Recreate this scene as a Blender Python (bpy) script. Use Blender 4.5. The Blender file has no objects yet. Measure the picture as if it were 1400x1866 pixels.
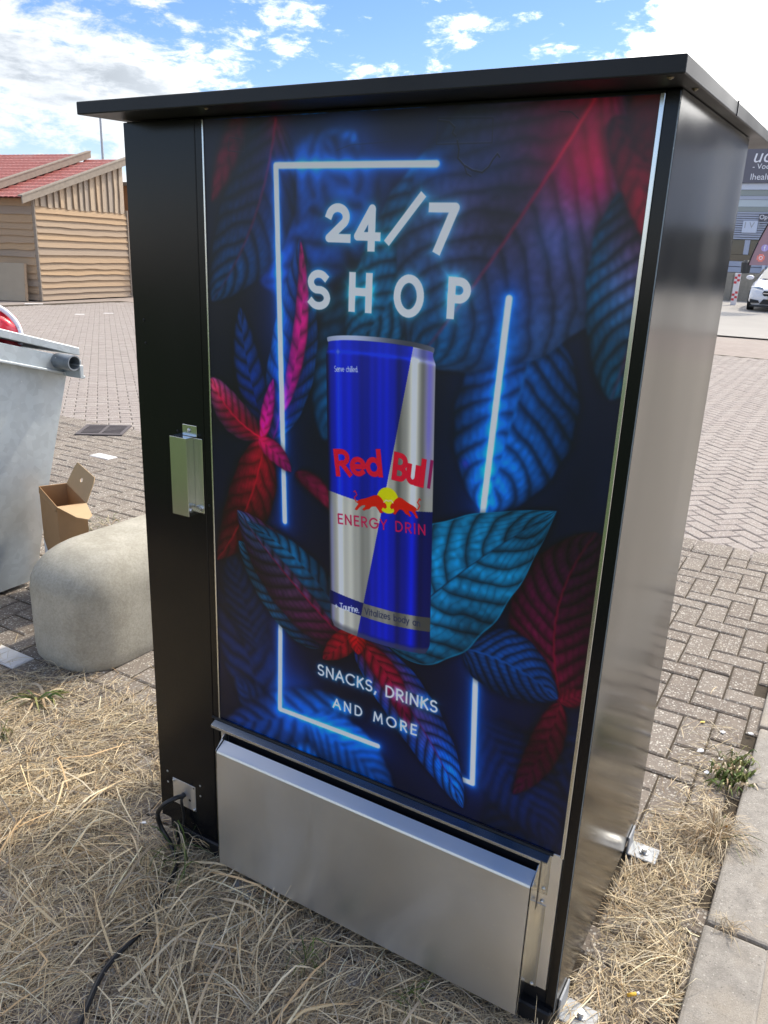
import bpy, bmesh, math, random
import numpy as np
from mathutils import Vector, Matrix
R = math.radians
rnd = random.Random(7)
scene = bpy.context.scene
COL = scene.collection

# ------------------------------------------------------------------ camera
cd = bpy.data.cameras.new('camera')
cam = bpy.data.objects.new('camera', cd); COL.objects.link(cam)
cam.location = (1.45187, -1.34693, 1.6)
cam.rotation_euler = (1.25575004, -0.0385673229, 0.530035067)
cd.sensor_fit = 'VERTICAL'; cd.sensor_height = 24.0; cd.sensor_width = 24.0
cd.lens = 18.6451
cd.clip_start = 0.05; cd.clip_end = 2000
scene.camera = cam

# ------------------------------------------------------------------ sky
SUN_AZ, SUN_EL = R(74), R(47)          # azimuth measured from +x towards +y
sun_dir = Vector((math.cos(SUN_AZ)*math.cos(SUN_EL), math.sin(SUN_AZ)*math.cos(SUN_EL), math.sin(SUN_EL)))
world = bpy.data.worlds.new('World'); scene.world = world; world.use_nodes = True
wt = world.node_tree; wt.nodes.clear()
def wn(t, **k):
    n = wt.nodes.new(t)
    for a, b in k.items(): setattr(n, a, b)
    return n
def wl(a, b): wt.links.new(a, b)
def wmath(op, a, b=None, clamp=False):
    n = wn('ShaderNodeMath', operation=op, use_clamp=clamp)
    for i, v in enumerate((a, b)):
        if v is None: continue
        if isinstance(v, (int, float)): n.inputs[i].default_value = v
        else: wl(v, n.inputs[i])
    return n.outputs[0]
sky = wn('ShaderNodeTexSky'); sky.sky_type = 'NISHITA'; sky.sun_disc = False
sky.sun_elevation = SUN_EL; sky.sun_rotation = R(90) - SUN_AZ
sky.air_density = 1.0; sky.dust_density = 0.3; sky.ozone_density = 4.0
bg_sky = wn('ShaderNodeBackground'); bg_sky.inputs[1].default_value = 0.064
hsv = wn('ShaderNodeHueSaturation'); hsv.inputs['Saturation'].default_value = 1.2; wl(sky.outputs[0], hsv.inputs['Color'])
tintn = wn('ShaderNodeMix', data_type='RGBA', blend_type='MULTIPLY'); tintn.inputs['Factor'].default_value = 1.0; wl(hsv.outputs[0], tintn.inputs['A']); tintn.inputs['B'].default_value = (1.10, 0.93, 0.98, 1)
wl(tintn.outputs['Result'], bg_sky.inputs[0])
tc = wn('ShaderNodeTexCoord')
nrm = wn('ShaderNodeVectorMath', operation='NORMALIZE'); wl(tc.outputs['Generated'], nrm.inputs[0])
mp = wn('ShaderNodeMapping'); mp.inputs['Scale'].default_value = (1.0, 1.0, 2.6); mp.inputs['Location'].default_value = (0.37, 0.13, 0.06)
wl(nrm.outputs[0], mp.inputs[0])
def wnoise(scale, detail, rough, lac=2.0, dist=0.0):
    n = wn('ShaderNodeTexNoise'); n.inputs['Scale'].default_value = scale; n.inputs['Detail'].default_value = detail
    n.inputs['Roughness'].default_value = rough; n.inputs['Lacunarity'].default_value = lac; n.inputs['Distortion'].default_value = dist
    wl(mp.outputs[0], n.inputs['Vector']); return n.outputs[0]
n1 = wnoise(5.2, 12, 0.60, 2.1, 0.25)
n2 = wnoise(19.0, 9, 0.64, 2.2, 0.3)
n3 = wnoise(7.5, 8, 0.6)
def wdot(v):
    n = wn('ShaderNodeVectorMath', operation='DOT_PRODUCT'); wl(nrm.outputs[0], n.inputs[0]); n.inputs[1].default_value = v; return n.outputs['Value']
def wramp(x, lo, hi):
    n = wn('ShaderNodeMapRange'); n.interpolation_type = 'SMOOTHSTEP'; wl(x, n.inputs[0])
    n.inputs[1].default_value = lo; n.inputs[2].default_value = hi; return n.outputs[0]
def wdir(az, el): return (math.cos(R(az))*math.cos(R(el)), math.sin(R(az))*math.cos(R(el)), math.sin(R(el)))
m = wmath('ADD', wmath('MULTIPLY', n1, 0.62), wmath('MULTIPLY', n2, 0.38))
m = wmath('ADD', wmath('MULTIPLY', wmath('SUBTRACT', m, 0.5), 1.7), 0.5)
# broken cloud everywhere low down, thinning overhead; a grey bank to the west (az 158), a bright one under the sun (az 84)
sepz = wn('ShaderNodeSeparateXYZ'); wl(nrm.outputs[0], sepz.inputs[0])
high = wramp(sepz.outputs[2], 0.25, 0.75)
bankw = wramp(wdot(wdir(163, 9)), 0.78, 0.93)
banks = wramp(wdot(wdir(83, 17)), 0.90, 0.972)
clear = wramp(wdot(wdir(262, 72)), 0.74, 0.93)
m = wmath('SUBTRACT', m, wmath('MULTIPLY', clear, 0.42))
m = wmath('SUBTRACT', wmath('ADD', wmath('ADD', m, wmath('MULTIPLY', bankw, 0.20)), wmath('MULTIPLY', banks, 0.40)), wmath('MULTIPLY', high, -0.13))
mask = wramp(m, 0.50, 0.70)
sd = wdot(tuple(sun_dir))
near_sun = wramp(sd, 0.66, 0.99)
grey = wmath('MULTIPLY', wramp(wmath('ADD', wmath('MULTIPLY', n1, .55), wmath('MULTIPLY', n3, .45)), 0.40, 0.60), wramp(m, 0.60, 0.90))
lit = wmath('SUBTRACT', 0.80, wmath('MULTIPLY', grey, 0.20))
lit = wmath('SUBTRACT', lit, wmath('MULTIPLY', bankw, 0.36))
lit = wmath('ADD', lit, wmath('MULTIPLY', near_sun, 1.8))
ccol = wn('ShaderNodeMix', data_type='RGBA'); wl(wramp(lit, 0.25, 0.60), ccol.inputs['Factor'])
ccol.inputs['A'].default_value = (0.82, 0.90, 1.0, 1); ccol.inputs['B'].default_value = (1.0, 0.98, 0.95, 1)
bg_c = wn('ShaderNodeBackground'); wl(ccol.outputs['Result'], bg_c.inputs[0]); wl(lit, bg_c.inputs[1])
mixb = wn('ShaderNodeMixShader'); wl(mask, mixb.inputs[0]); wl(bg_sky.outputs[0], mixb.inputs[1]); wl(bg_c.outputs[0], mixb.inputs[2])
wo = wn('ShaderNodeOutputWorld'); wl(mixb.outputs[0], wo.inputs[0])

# ------------------------------------------------------------------ sun, exposure
sl = bpy.data.lights.new('sun', 'SUN'); sl.energy = 1.2; sl.angle = R(2.5); sl.color = (1.0, 0.90, 0.76)
so = bpy.data.objects.new('sun', sl); COL.objects.link(so)
so.rotation_euler = sun_dir.to_track_quat('Z', 'Y').to_euler(); so.location = (0, 0, 30)
vs = scene.view_settings
vs.view_transform = 'Standard'; vs.look = 'None'; vs.gamma = 1.0; vs.use_curve_mapping = False
vs.exposure = 1.5
scene.render.resolution_x = 768; scene.render.resolution_y = 1024
scene.cycles.max_bounces = 8

# ================================================================== helpers
def mat(name):
    m = bpy.data.materials.new(name); m.use_nodes = True
    nt = m.node_tree; b = nt.nodes['Principled BSDF']
    return m, nt, b
def N(nt, t, **k):
    n = nt.nodes.new(t)
    for a, v in k.items(): setattr(n, a, v)
    return n
def noise(nt, scale, detail=5, rough=.55, coord='Object', scl=(1, 1, 1), dist=0.0):
    tcn = N(nt, 'ShaderNodeTexCoord') if coord != 'World' else N(nt, 'ShaderNodeNewGeometry')
    mpn = N(nt, 'ShaderNodeMapping'); mpn.inputs['Scale'].default_value = scl
    nt.links.new(tcn.outputs[coord if coord != 'World' else 'Position'], mpn.inputs[0])
    n = N(nt, 'ShaderNodeTexNoise'); n.inputs['Scale'].default_value = scale; n.inputs['Detail'].default_value = detail
    n.inputs['Roughness'].default_value = rough; n.inputs['Distortion'].default_value = dist
    nt.links.new(mpn.outputs[0], n.inputs['Vector']); return n.outputs[0]
def voro(nt, scale, coord='World', feature='F1', out='Distance', rand=1.0, scl=(1, 1, 1)):
    tcn = N(nt, 'ShaderNodeTexCoord') if coord != 'World' else N(nt, 'ShaderNodeNewGeometry')
    mpn = N(nt, 'ShaderNodeMapping'); mpn.inputs['Scale'].default_value = scl
    nt.links.new(tcn.outputs[coord if coord != 'World' else 'Position'], mpn.inputs[0])
    n = N(nt, 'ShaderNodeTexVoronoi', feature=feature); n.inputs['Scale'].default_value = scale; n.inputs['Randomness'].default_value = rand
    nt.links.new(mpn.outputs[0], n.inputs['Vector']); return n.outputs[out]
def ramp(nt, x, stops):
    r = N(nt, 'ShaderNodeValToRGB'); e = r.color_ramp.elements
    while len(e) < len(stops): e.new(0.5)
    for el, (p, c) in zip(e, stops):
        el.position = p; el.color = (c[0], c[1], c[2], 1) if not isinstance(c, (int, float)) else (c, c, c, 1)
    nt.links.new(x, r.inputs[0]); return r.outputs[0]
def mixc(nt, f, a, b, blend='MIX'):
    n = N(nt, 'ShaderNodeMix', data_type='RGBA', blend_type=blend)
    for key, v in (('Factor', f), ('A', a), ('B', b)):
        if isinstance(v, (int, float)): n.inputs[key].default_value = v if key == 'Factor' else (v, v, v, 1)
        elif isinstance(v, tuple): n.inputs[key].default_value = (*v, 1)
        else: nt.links.new(v, n.inputs[key])
    return n.outputs['Result']
def mth(nt, op, a, b=0.0, clamp=False):
    n = N(nt, 'ShaderNodeMath', operation=op, use_clamp=clamp)
    for i, v in enumerate((a, b)):
        if isinstance(v, (int, float)): n.inputs[i].default_value = v
        else: nt.links.new(v, n.inputs[i])
    return n.outputs[0]
def bump(nt, b, h, strength=.3, dist=.002):
    n = N(nt, 'ShaderNodeBump'); n.inputs['Strength'].default_value = strength; n.inputs['Distance'].default_value = dist
    nt.links.new(h, n.inputs['Height']); nt.links.new(n.outputs[0], b.inputs['Normal'])
def simple(name, col, rough=.5, metal=0.0, var=.12, scale=30., spec=.5, coat=0.0, bstr=0.0, bscale=300., roughvar=0.0):
    m, nt, b = mat(name)
    nz = noise(nt, scale)
    c = mixc(nt, nz, tuple(x*(1-var) for x in col), tuple(min(1, x*(1+var)) for x in col))
    nt.links.new(c, b.inputs['Base Color'])
    b.inputs['Roughness'].default_value = rough; b.inputs['Metallic'].default_value = metal
    b.inputs['Specular IOR Level'].default_value = spec; b.inputs['Coat Weight'].default_value = coat
    if roughvar:
        nt.links.new(ramp(nt, noise(nt, scale*.6, 6), [(.3, max(0, rough-roughvar)), (.7, rough+roughvar)]), b.inputs['Roughness'])
    if bstr: bump(nt, b, noise(nt, bscale, 3), bstr, .001)
    return m

def obj(name, verts, faces, m=None, parent=None, smooth=False, kind=None):
    me = bpy.data.meshes.new(name); me.from_pydata([tuple(v) for v in verts], [], faces); me.validate()
    if m: me.materials.append(m)
    if smooth:
        me.polygons.foreach_set('use_smooth', [True]*len(me.polygons))
    o = bpy.data.objects.new(name, me); COL.objects.link(o)
    if parent: o.parent = parent
    if kind: o['kind'] = kind
    return o
def bobj(name, bm, m=None, parent=None, smooth=False, kind=None, recalc=True):
    if recalc: bmesh.ops.recalc_face_normals(bm, faces=bm.faces)
    me = bpy.data.meshes.new(name); bm.to_mesh(me); bm.free()
    if m: me.materials.append(m)
    if smooth: me.polygons.foreach_set('use_smooth', [True]*len(me.polygons))
    o = bpy.data.objects.new(name, me); COL.objects.link(o)
    if parent: o.parent = parent
    if kind: o['kind'] = kind
    return o
def add_box(bm, lo, hi, mtx=None, bev=0.0, seg=1):
    g = bmesh.new()
    bmesh.ops.create_cube(g, size=1.0)
    for v in g.verts:
        v.co = Vector(((v.co.x+.5)*(hi[0]-lo[0])+lo[0], (v.co.y+.5)*(hi[1]-lo[1])+lo[1], (v.co.z+.5)*(hi[2]-lo[2])+lo[2]))
    if bev: bmesh.ops.bevel(g, geom=list(g.edges), offset=bev, segments=seg, affect='EDGES', profile=.5)
    merge(bm, g, mtx)
def merge(bm, g, mtx=None):
    vm = {}
    for v in g.verts: vm[v] = bm.verts.new(mtx @ v.co if mtx else v.co)
    for f in g.faces:
        try: bm.faces.new([vm[v] for v in f.verts])
        except ValueError: pass
    g.free()
def box(name, lo, hi, m, parent=None, bev=0.0, mtx=None, seg=1):
    bm = bmesh.new(); add_box(bm, lo, hi, mtx, bev, seg); return bobj(name, bm, m, parent)
def add_cyl(bm, p, q, r, n=16, r2=None, caps=True):
    p, q = Vector(p), Vector(q); d = (q-p); L = d.length
    rot = d.to_track_quat('Z', 'Y').to_matrix().to_4x4(); M4 = Matrix.Translation(p) @ rot
    a = [bm.verts.new(M4 @ Vector((r*math.cos(2*math.pi*i/n), r*math.sin(2*math.pi*i/n), 0))) for i in range(n)]
    r2 = r if r2 is None else r2
    b = [bm.verts.new(M4 @ Vector((r2*math.cos(2*math.pi*i/n), r2*math.sin(2*math.pi*i/n), L))) for i in range(n)]
    for i in range(n): bm.faces.new([a[i], a[(i+1) % n], b[(i+1) % n], b[i]])
    if caps: bm.faces.new(a[::-1]); bm.faces.new(b)
def cyl(name, p, q, r, m, parent=None, n=16, r2=None):
    bm = bmesh.new(); add_cyl(bm, p, q, r, n, r2); return bobj(name, bm, m, parent)
def tube(name, pts, r, m, parent=None, n=10, sub=6):
    P = [Vector(p) for p in pts]; out = []
    for i in range(len(P)-1):
        p0, p1, p2, p3 = P[max(i-1, 0)], P[i], P[i+1], P[min(i+2, len(P)-1)]
        for k in range(sub):
            t = k/sub
            out.append(.5*((2*p1)+(p2-p0)*t+(2*p0-5*p1+4*p2-p3)*t*t+(3*p1-p0-3*p2+p3)*t**3))
    out.append(P[-1])
    V, Fc = [], []
    for i, p in enumerate(out):
        d = (out[min(i+1, len(out)-1)]-out[max(i-1, 0)]).normalized()
        a = d.orthogonal().normalized() if abs(d.z) > .95 else d.cross(Vector((0, 0, 1))).normalized()
        b = d.cross(a)
        for k in range(n):
            an = 2*math.pi*k/n; V.append(p+a*(r*math.cos(an))+b*(r*math.sin(an)))
    for i in range(len(out)-1):
        for k in range(n): Fc.append((i*n+k, i*n+(k+1) % n, (i+1)*n+(k+1) % n, (i+1)*n+k))
    Fc.append(tuple(range(n))[::-1]); Fc.append(tuple(range((len(out)-1)*n, len(out)*n)))
    return obj(name, V, Fc, m, parent, True)
def empty(name, loc=(0, 0, 0), rz=0.0):
    o = bpy.data.objects.new(name, None); COL.objects.link(o); o.location = loc; o.rotation_euler = (0, 0, rz); o.empty_display_size = .1
    return o
def tag(o, label, cat, group=None):
    o['label'] = label; o['category'] = cat
    if group: o['group'] = group
    return o
def copy_tree(o, parent=None):
    c = o.copy(); COL.objects.link(c)
    if parent is not None: c.parent = parent
    for ch in list(o.children): copy_tree(ch, c)
    return c
def prism(name, poly, thick, frame, m, parent=None):
    """poly of 2D points extruded by thick along the third axis of frame = (origin, ax, ay, az)"""
    o, ax, ay, az = [Vector(v) for v in frame]; n = len(poly)
    V = [o+ax*p[0]+ay*p[1] for p in poly]+[o+ax*p[0]+ay*p[1]+az*thick for p in poly]
    Fc = [tuple(range(n)), tuple(range(n, 2*n))[::-1]]+[(i, (i+1) % n, n+(i+1) % n, n+i) for i in range(n)]
    ob = obj(name, V, Fc, m, parent)
    bm = bmesh.new(); bm.from_mesh(ob.data); bmesh.ops.recalc_face_normals(bm, faces=bm.faces); bm.to_mesh(ob.data); bm.free()
    return ob
def lettering(name, txt, size, loc, rot, m, parent=None, shear=0.0, ext=.004):
    cu = bpy.data.curves.new(name, 'FONT'); cu.body = txt; cu.size = size; cu.extrude = ext; cu.shear = shear
    o = bpy.data.objects.new(name, cu); COL.objects.link(o); o.location = loc; o.rotation_euler = rot
    dg = bpy.context.evaluated_depsgraph_get(); dg.update()
    me = bpy.data.meshes.new_from_object(o.evaluated_get(dg)); me.name = name; me.materials.clear(); me.materials.append(m)
    bpy.data.objects.remove(o); bpy.data.curves.remove(cu)
    o = bpy.data.objects.new(name, me); COL.objects.link(o); o.location = loc; o.rotation_euler = rot
    if parent: o.parent = parent
    return o

# ================================================================== materials
def brick_material(name, c1, c2, peb, joint_dirt):
    m, nt, b = mat(name)
    oi = N(nt, 'ShaderNodeObjectInfo'); ge = N(nt, 'ShaderNodeNewGeometry')
    rr = mth(nt, 'FRACT', mth(nt, 'ADD', oi.outputs['Random'], ge.outputs['Random Per Island']))
    big = noise(nt, 1.1, 5, .6, 'World')
    base = mixc(nt, rr, c1, c2)
    base = mixc(nt, ramp(nt, big, [(.35, 0.0), (.68, .55)]), base, joint_dirt)
    fine = noise(nt, 160, 6, .7, 'World')
    base = mixc(nt, .75, base, ramp(nt, fine, [(.25, .40), (.75, 1.0)]), 'MULTIPLY')
    d = voro(nt, 118, 'World'); cc = voro(nt, 118, 'World', 'F1', 'Color')
    sx = N(nt, 'ShaderNodeSeparateColor'); nt.links.new(cc, sx.inputs[0])
    size = mth(nt, 'MULTIPLY', sx.outputs[0], .62)
    pm = mth(nt, 'GREATER_THAN', mth(nt, 'SUBTRACT', size, d), 0.04)
    pcol = mixc(nt, sx.outputs[1], tuple(x*.42 for x in peb), peb)
    base = mixc(nt, mth(nt, 'MULTIPLY', pm, .8), base, pcol)
    dirt = ramp(nt, noise(nt, 14, 6, .65, 'World'), [(.52, 0.0), (.72, .45)])
    base = mixc(nt, dirt, base, joint_dirt)
    nt.links.new(base, b.inputs['Base Color']); b.inputs['Roughness'].default_value = .88; b.inputs['Specular IOR Level'].default_value = .25
    bump(nt, b, mth(nt, 'ADD', mth(nt, 'MULTIPLY', pm, .5), fine), .7, .003)
    return m
M_brick = brick_material('aggregate_brick', (.215, .178, .148), (.30, .258, .217), (.66, .62, .54), (.31, .26, .205))
M_brickB = brick_material('grey_brick', (.37, .315, .28), (.44, .385, .345), (.62, .57, .51), (.39, .34, .30))
M_white = simple('white_marking_stone', (.72, .70, .67), .8, var=.12, scale=40, bstr=.3)
def ground_material():
    m, nt, b = mat('far_paving')
    ge = N(nt, 'ShaderNodeNewGeometry')
    mpn = N(nt, 'ShaderNodeMapping'); mpn.inputs['Rotation'].default_value = (0, 0, R(49))
    nt.links.new(ge.outputs['Position'], mpn.inputs[0])
    br = N(nt, 'ShaderNodeTexBrick'); nt.links.new(mpn.outputs[0], br.inputs['Vector'])
    br.inputs['Scale'].default_value = 1.0; br.inputs['Brick Width'].default_value = .21; br.inputs['Row Height'].default_value = .105
    br.inputs['Mortar Size'].default_value = .004; br.inputs['Mortar Smooth'].default_value = .3
    br.inputs['Color1'].default_value = (.34, .285, .25, 1); br.inputs['Color2'].default_value = (.29, .245, .215, 1); br.inputs['Mortar'].default_value = (.20, .165, .14, 1)
    c = mixc(nt, ramp(nt, noise(nt, .35, 6, .6, 'World'), [(.35, 0.0), (.7, .5)]), br.outputs[0], (.36, .315, .275))
    nt.links.new(c, b.inputs['Base Color']); b.inputs['Roughness'].default_value = .9; b.inputs['Specular IOR Level'].default_value = .2
    return m
def sand_material(name, c1, c2):
    m, nt, b = mat(name)
    c = mixc(nt, noise(nt, 30, 8, .7, 'World'), c1, c2)
    g = voro(nt, 260, 'World')
    c = mixc(nt, .5, c, ramp(nt, g, [(.1, .55), (.6, 1.0)]), 'MULTIPLY')
    nt.links.new(c, b.inputs['Base Color']); b.inputs['Roughness'].default_value = .95; b.inputs['Specular IOR Level'].default_value = .15
    bump(nt, b, noise(nt, 220, 6, .7, 'World'), .8, .004)
    return m
M_far = ground_material()
M_sand = sand_material('joint_sand', (.05, .04, .03), (.105, .085, .062))
M_walk = sand_material('sandy_concrete', (.31, .275, .23), (.44, .395, .33))
def concrete(name, c1, c2, pit=.5, scale=9):
    m, nt, b = mat(name)
    c = mixc(nt, ramp(nt, noise(nt, scale, 8, .68), [(.3, 0.0), (.7, 1.0)]), c1, c2)
    f = noise(nt, 95, 6, .8)
    c = mixc(nt, .50, c, ramp(nt, f, [(.34, .50), (.62, 1.0)]), 'MULTIPLY')
    st = ramp(nt, noise(nt, 6, 6, .6, 'Object', (1, 1, .18)), [(.5, 0.0), (.72, .35)])
    c = mixc(nt, st, c, tuple(x*.68 for x in c1))
    pv = ramp(nt, voro(nt, 60, 'Object'), [(.0, 1.0), (.10, 0.0)])
    pn = mth(nt, 'MULTIPLY', pv, ramp(nt, noise(nt, 40), [(.55, 0.0), (.62, 1.0)]))
    c = mixc(nt, mth(nt, 'MULTIPLY', pn, pit), c, (.12, .11, .09))
    nt.links.new(c, b.inputs['Base Color']); b.inputs['Roughness'].default_value = .9; b.inputs['Specular IOR Level'].default_value = .2
    bump(nt, b, mth(nt, 'SUBTRACT', f, mth(nt, 'MULTIPLY', pn, .8)), .5, .0025)
    return m
M_conc = concrete('cast_concrete', (.39, .36, .285), (.54, .505, .415))
def kerb_material():
    m, nt, b = mat('kerb_concrete')
    c = mixc(nt, ramp(nt, noise(nt, 26, 8, .75, 'World'), [(.3, 0.0), (.7, 1.0)]), (.27, .25, .22), (.45, .415, .365))
    d = voro(nt, 150, 'World'); cc = voro(nt, 150, 'World', 'F1', 'Color')
    sx = N(nt, 'ShaderNodeSeparateColor'); nt.links.new(cc, sx.inputs[0])
    pm = mth(nt, 'GREATER_THAN', mth(nt, 'SUBTRACT', mth(nt, 'MULTIPLY', sx.outputs[0], .5), d), .08)
    c = mixc(nt, mth(nt, 'MULTIPLY', pm, .75), c, mixc(nt, sx.outputs[1], (.18, .16, .14), (.66, .62, .55)))
    c = mixc(nt, ramp(nt, noise(nt, 3.5, 7, .6, 'World'), [(.5, 0.0), (.66, .6)]), c, (.44, .38, .30))
    f = noise(nt, 240, 5, .8, 'World')
    c = mixc(nt, .55, c, ramp(nt, f, [(.3, .55), (.65, 1.0)]), 'MULTIPLY')
    nt.links.new(c, b.inputs['Base Color']); b.inputs['Roughness'].default_value = .9; b.inputs['Specular IOR Level'].default_value = .2
    bump(nt, b, mth(nt, 'ADD', f, mth(nt, 'MULTIPLY', pm, .4)), .8, .003)
    return m
M_kerb = kerb_material()
def black_paint(name, col, rough, spec=.32):
    m, nt, b = mat(name); b.inputs['Specular IOR Level'].default_value = spec
    b.inputs['Base Color'].default_value = (*col, 1)
    sm = noise(nt, 5, 1.5, .4, 'Object', (1, 1, .35))
    nt.links.new(ramp(nt, sm, [(.3, rough*.85), (.75, rough*1.2)]), b.inputs['Roughness'])
    dust = ramp(nt, noise(nt, 150, 3, .6), [(.70, 0.0), (.76, .05)])
    nt.links.new(mixc(nt, dust, col, (.35, .33, .30)), b.inputs['Base Color'])
    bump(nt, b, noise(nt, 700, 2, .5), .035, .0006)
    return m
M_black = black_paint('black_powder_coat', (.0035, .004, .0055), .20)
M_blackm = black_paint('black_matt_coat', (.012, .0125, .014), .42)
M_side = black_paint('black_side_sheet', (.012, .012, .012), .16, .28)
def sheet_metal(name, col, rough, metal=1.0, spang=0.0, smudge=.10, scr=True):
    m, nt, b = mat(name)
    sm = noise(nt, 7, 7, .62, 'Object', (1, 1, 1), .0)
    c = mixc(nt, sm, tuple(x*(1-smudge) for x in col), tuple(min(1, x*(1+smudge)) for x in col))
    if spang:
        vc = voro(nt, 34, 'Object', 'F1', 'Color'); sx = N(nt, 'ShaderNodeSeparateColor'); nt.links.new(vc, sx.inputs[0])
        c = mixc(nt, spang, c, ramp(nt, sx.outputs[0], [(0, .45), (1, 1.25)]), 'MULTIPLY')
        c = mixc(nt, ramp(nt, noise(nt, 2.3, 6, .6, 'Object', (1, 1, .4)), [(.5, 0.0), (.75, .30)]), c, (.62, .63, .62))
    sp = ramp(nt, noise(nt, 75, 1, .5), [(.775, 0.0), (.80, 1.0)])
    c = mixc(nt, mth(nt, 'MULTIPLY', sp, .6), c, (.85, .84, .80))
    nt.links.new(c, b.inputs['Base Color']); du_ = ramp(nt, noise(nt, 3.2, 6, .62, 'Object', (1.0, 1, .55), 1.5), [(.50, 0.0), (.78, .16)])
    nt.links.new(mth(nt, 'SUBTRACT', metal, du_), b.inputs['Metallic'])
    rg = ramp(nt, noise(nt, 4.5, 1.5, .4, 'Object', (1.6, 1, .8), .0), [(.2, rough*.85), (.85, rough*1.2)])
    nt.links.new(rg, b.inputs['Roughness'])
    bump(nt, b, noise(nt, 2.2, 3, .5), .05, .01)
    return m
M_flap = sheet_metal('brushed_zinc_sheet', (.77, .77, .765), .36, .94, 0.0, .06)
M_zinc = sheet_metal('zinc_edge', (.66, .68, .68), .19, 1.0, 0.0, .05)
M_hood = sheet_metal('zinc_dark_reflection', (.20, .23, .27), .22, 1.0, 0.0, .05)  # the hood's dark slate reflection is put into the zinc colour
M_galv = sheet_metal('hot_dip_galvanised', (.50, .55, .57), .50, .55, .17, .12)
M_tubeg = sheet_metal('dull_galvanised_tube', (.22, .25, .28), .48, .6, .2)
M_bracket = sheet_metal('galvanised_bracket', (.36, .375, .39), .6, .35, .2)
M_bolt = simple('bolt_steel', (.62, .62, .60), .28, 1.0)
M_oldscrew = simple('tarnished_screw', (.20, .17, .12), .45, .8)
M_dark = simple('dark_void', (.006, .007, .010), .35, spec=.4)  # plain black parts, and shade inside openings put into colour
M_rubber = simple('black_cable_rubber', (.012, .012, .013), .38)
M_card = simple('brown_cardboard', (.40, .245, .125), .85, var=.08, scale=25, spec=.15)
M_cardlit = simple('lit_cardboard', (.56, .395, .225), .85, var=.06, scale=25, spec=.15)  # cardboard copy for two flaps, the light on them put into its paler colour
M_paper = simple('white_paper', (.75, .76, .80), .7)

# ================================================================== poster print
PW, PH = .9019, 1.3904
RES = 1180
cw, ch = int(PW*RES), int(PH*RES)
art = np.zeros((ch, cw, 3), np.float32)
def win(u0, v0, u1, v1):
    i0, i1 = max(0, int(v0*RES)), min(ch, int(v1*RES)+2); j0, j1 = max(0, int(u0*RES)), min(cw, int(u1*RES)+2)
    if i1 <= i0 or j1 <= j0: return None
    V, U = np.mgrid[i0:i1, j0:j1].astype(np.float32)
    return (slice(i0, i1), slice(j0, j1)), (U+.5)/RES, (V+.5)/RES
def sm(x, a, b):
    t = np.clip((x-a)/(b-a), 0, 1); return t*t*(3-2*t)
def vnoise(U, V, f, seed):
    g = np.random.default_rng(seed).random((64, 64)).astype(np.float32)
    x, y = U*f, V*f; xi, yi = np.floor(x).astype(int), np.floor(y).astype(int); fx, fy = x-xi, y-yi
    fx, fy = fx*fx*(3-2*fx), fy*fy*(3-2*fy)
    a, b, c, d = g[yi % 64, xi % 64], g[yi % 64, (xi+1) % 64], g[(yi+1) % 64, xi % 64], g[(yi+1) % 64, (xi+1) % 64]
    return (a*(1-fx)+b*fx)*(1-fy)+(c*(1-fx)+d*fx)*fy
def put(sl, col, a):
    art[sl] = art[sl]*(1-a[..., None])+np.asarray(col, np.float32)*a[..., None]
sl_, U_, V_ = win(0, 0, PW, PH)
nz = vnoise(U_, V_, 5, 1)*.6+vnoise(U_, V_, 13, 2)*.4
art[:] = np.array([7, 8, 20])+np.stack([nz*7, nz*12, nz*28], -1)
def blob(c, r, col, k=.8, asp=1.0):
    w = win(c[0]-r*2.2, c[1]-r*asp*2.2, c[0]+r*2.2, c[1]+r*asp*2.2)
    if w is None: return
    s, U, V = w; d = ((U-c[0])/r)**2+((V-c[1])/(r*asp))**2
    art[s] += np.asarray(col, np.float32)*(k*np.exp(-d))[..., None]
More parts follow.
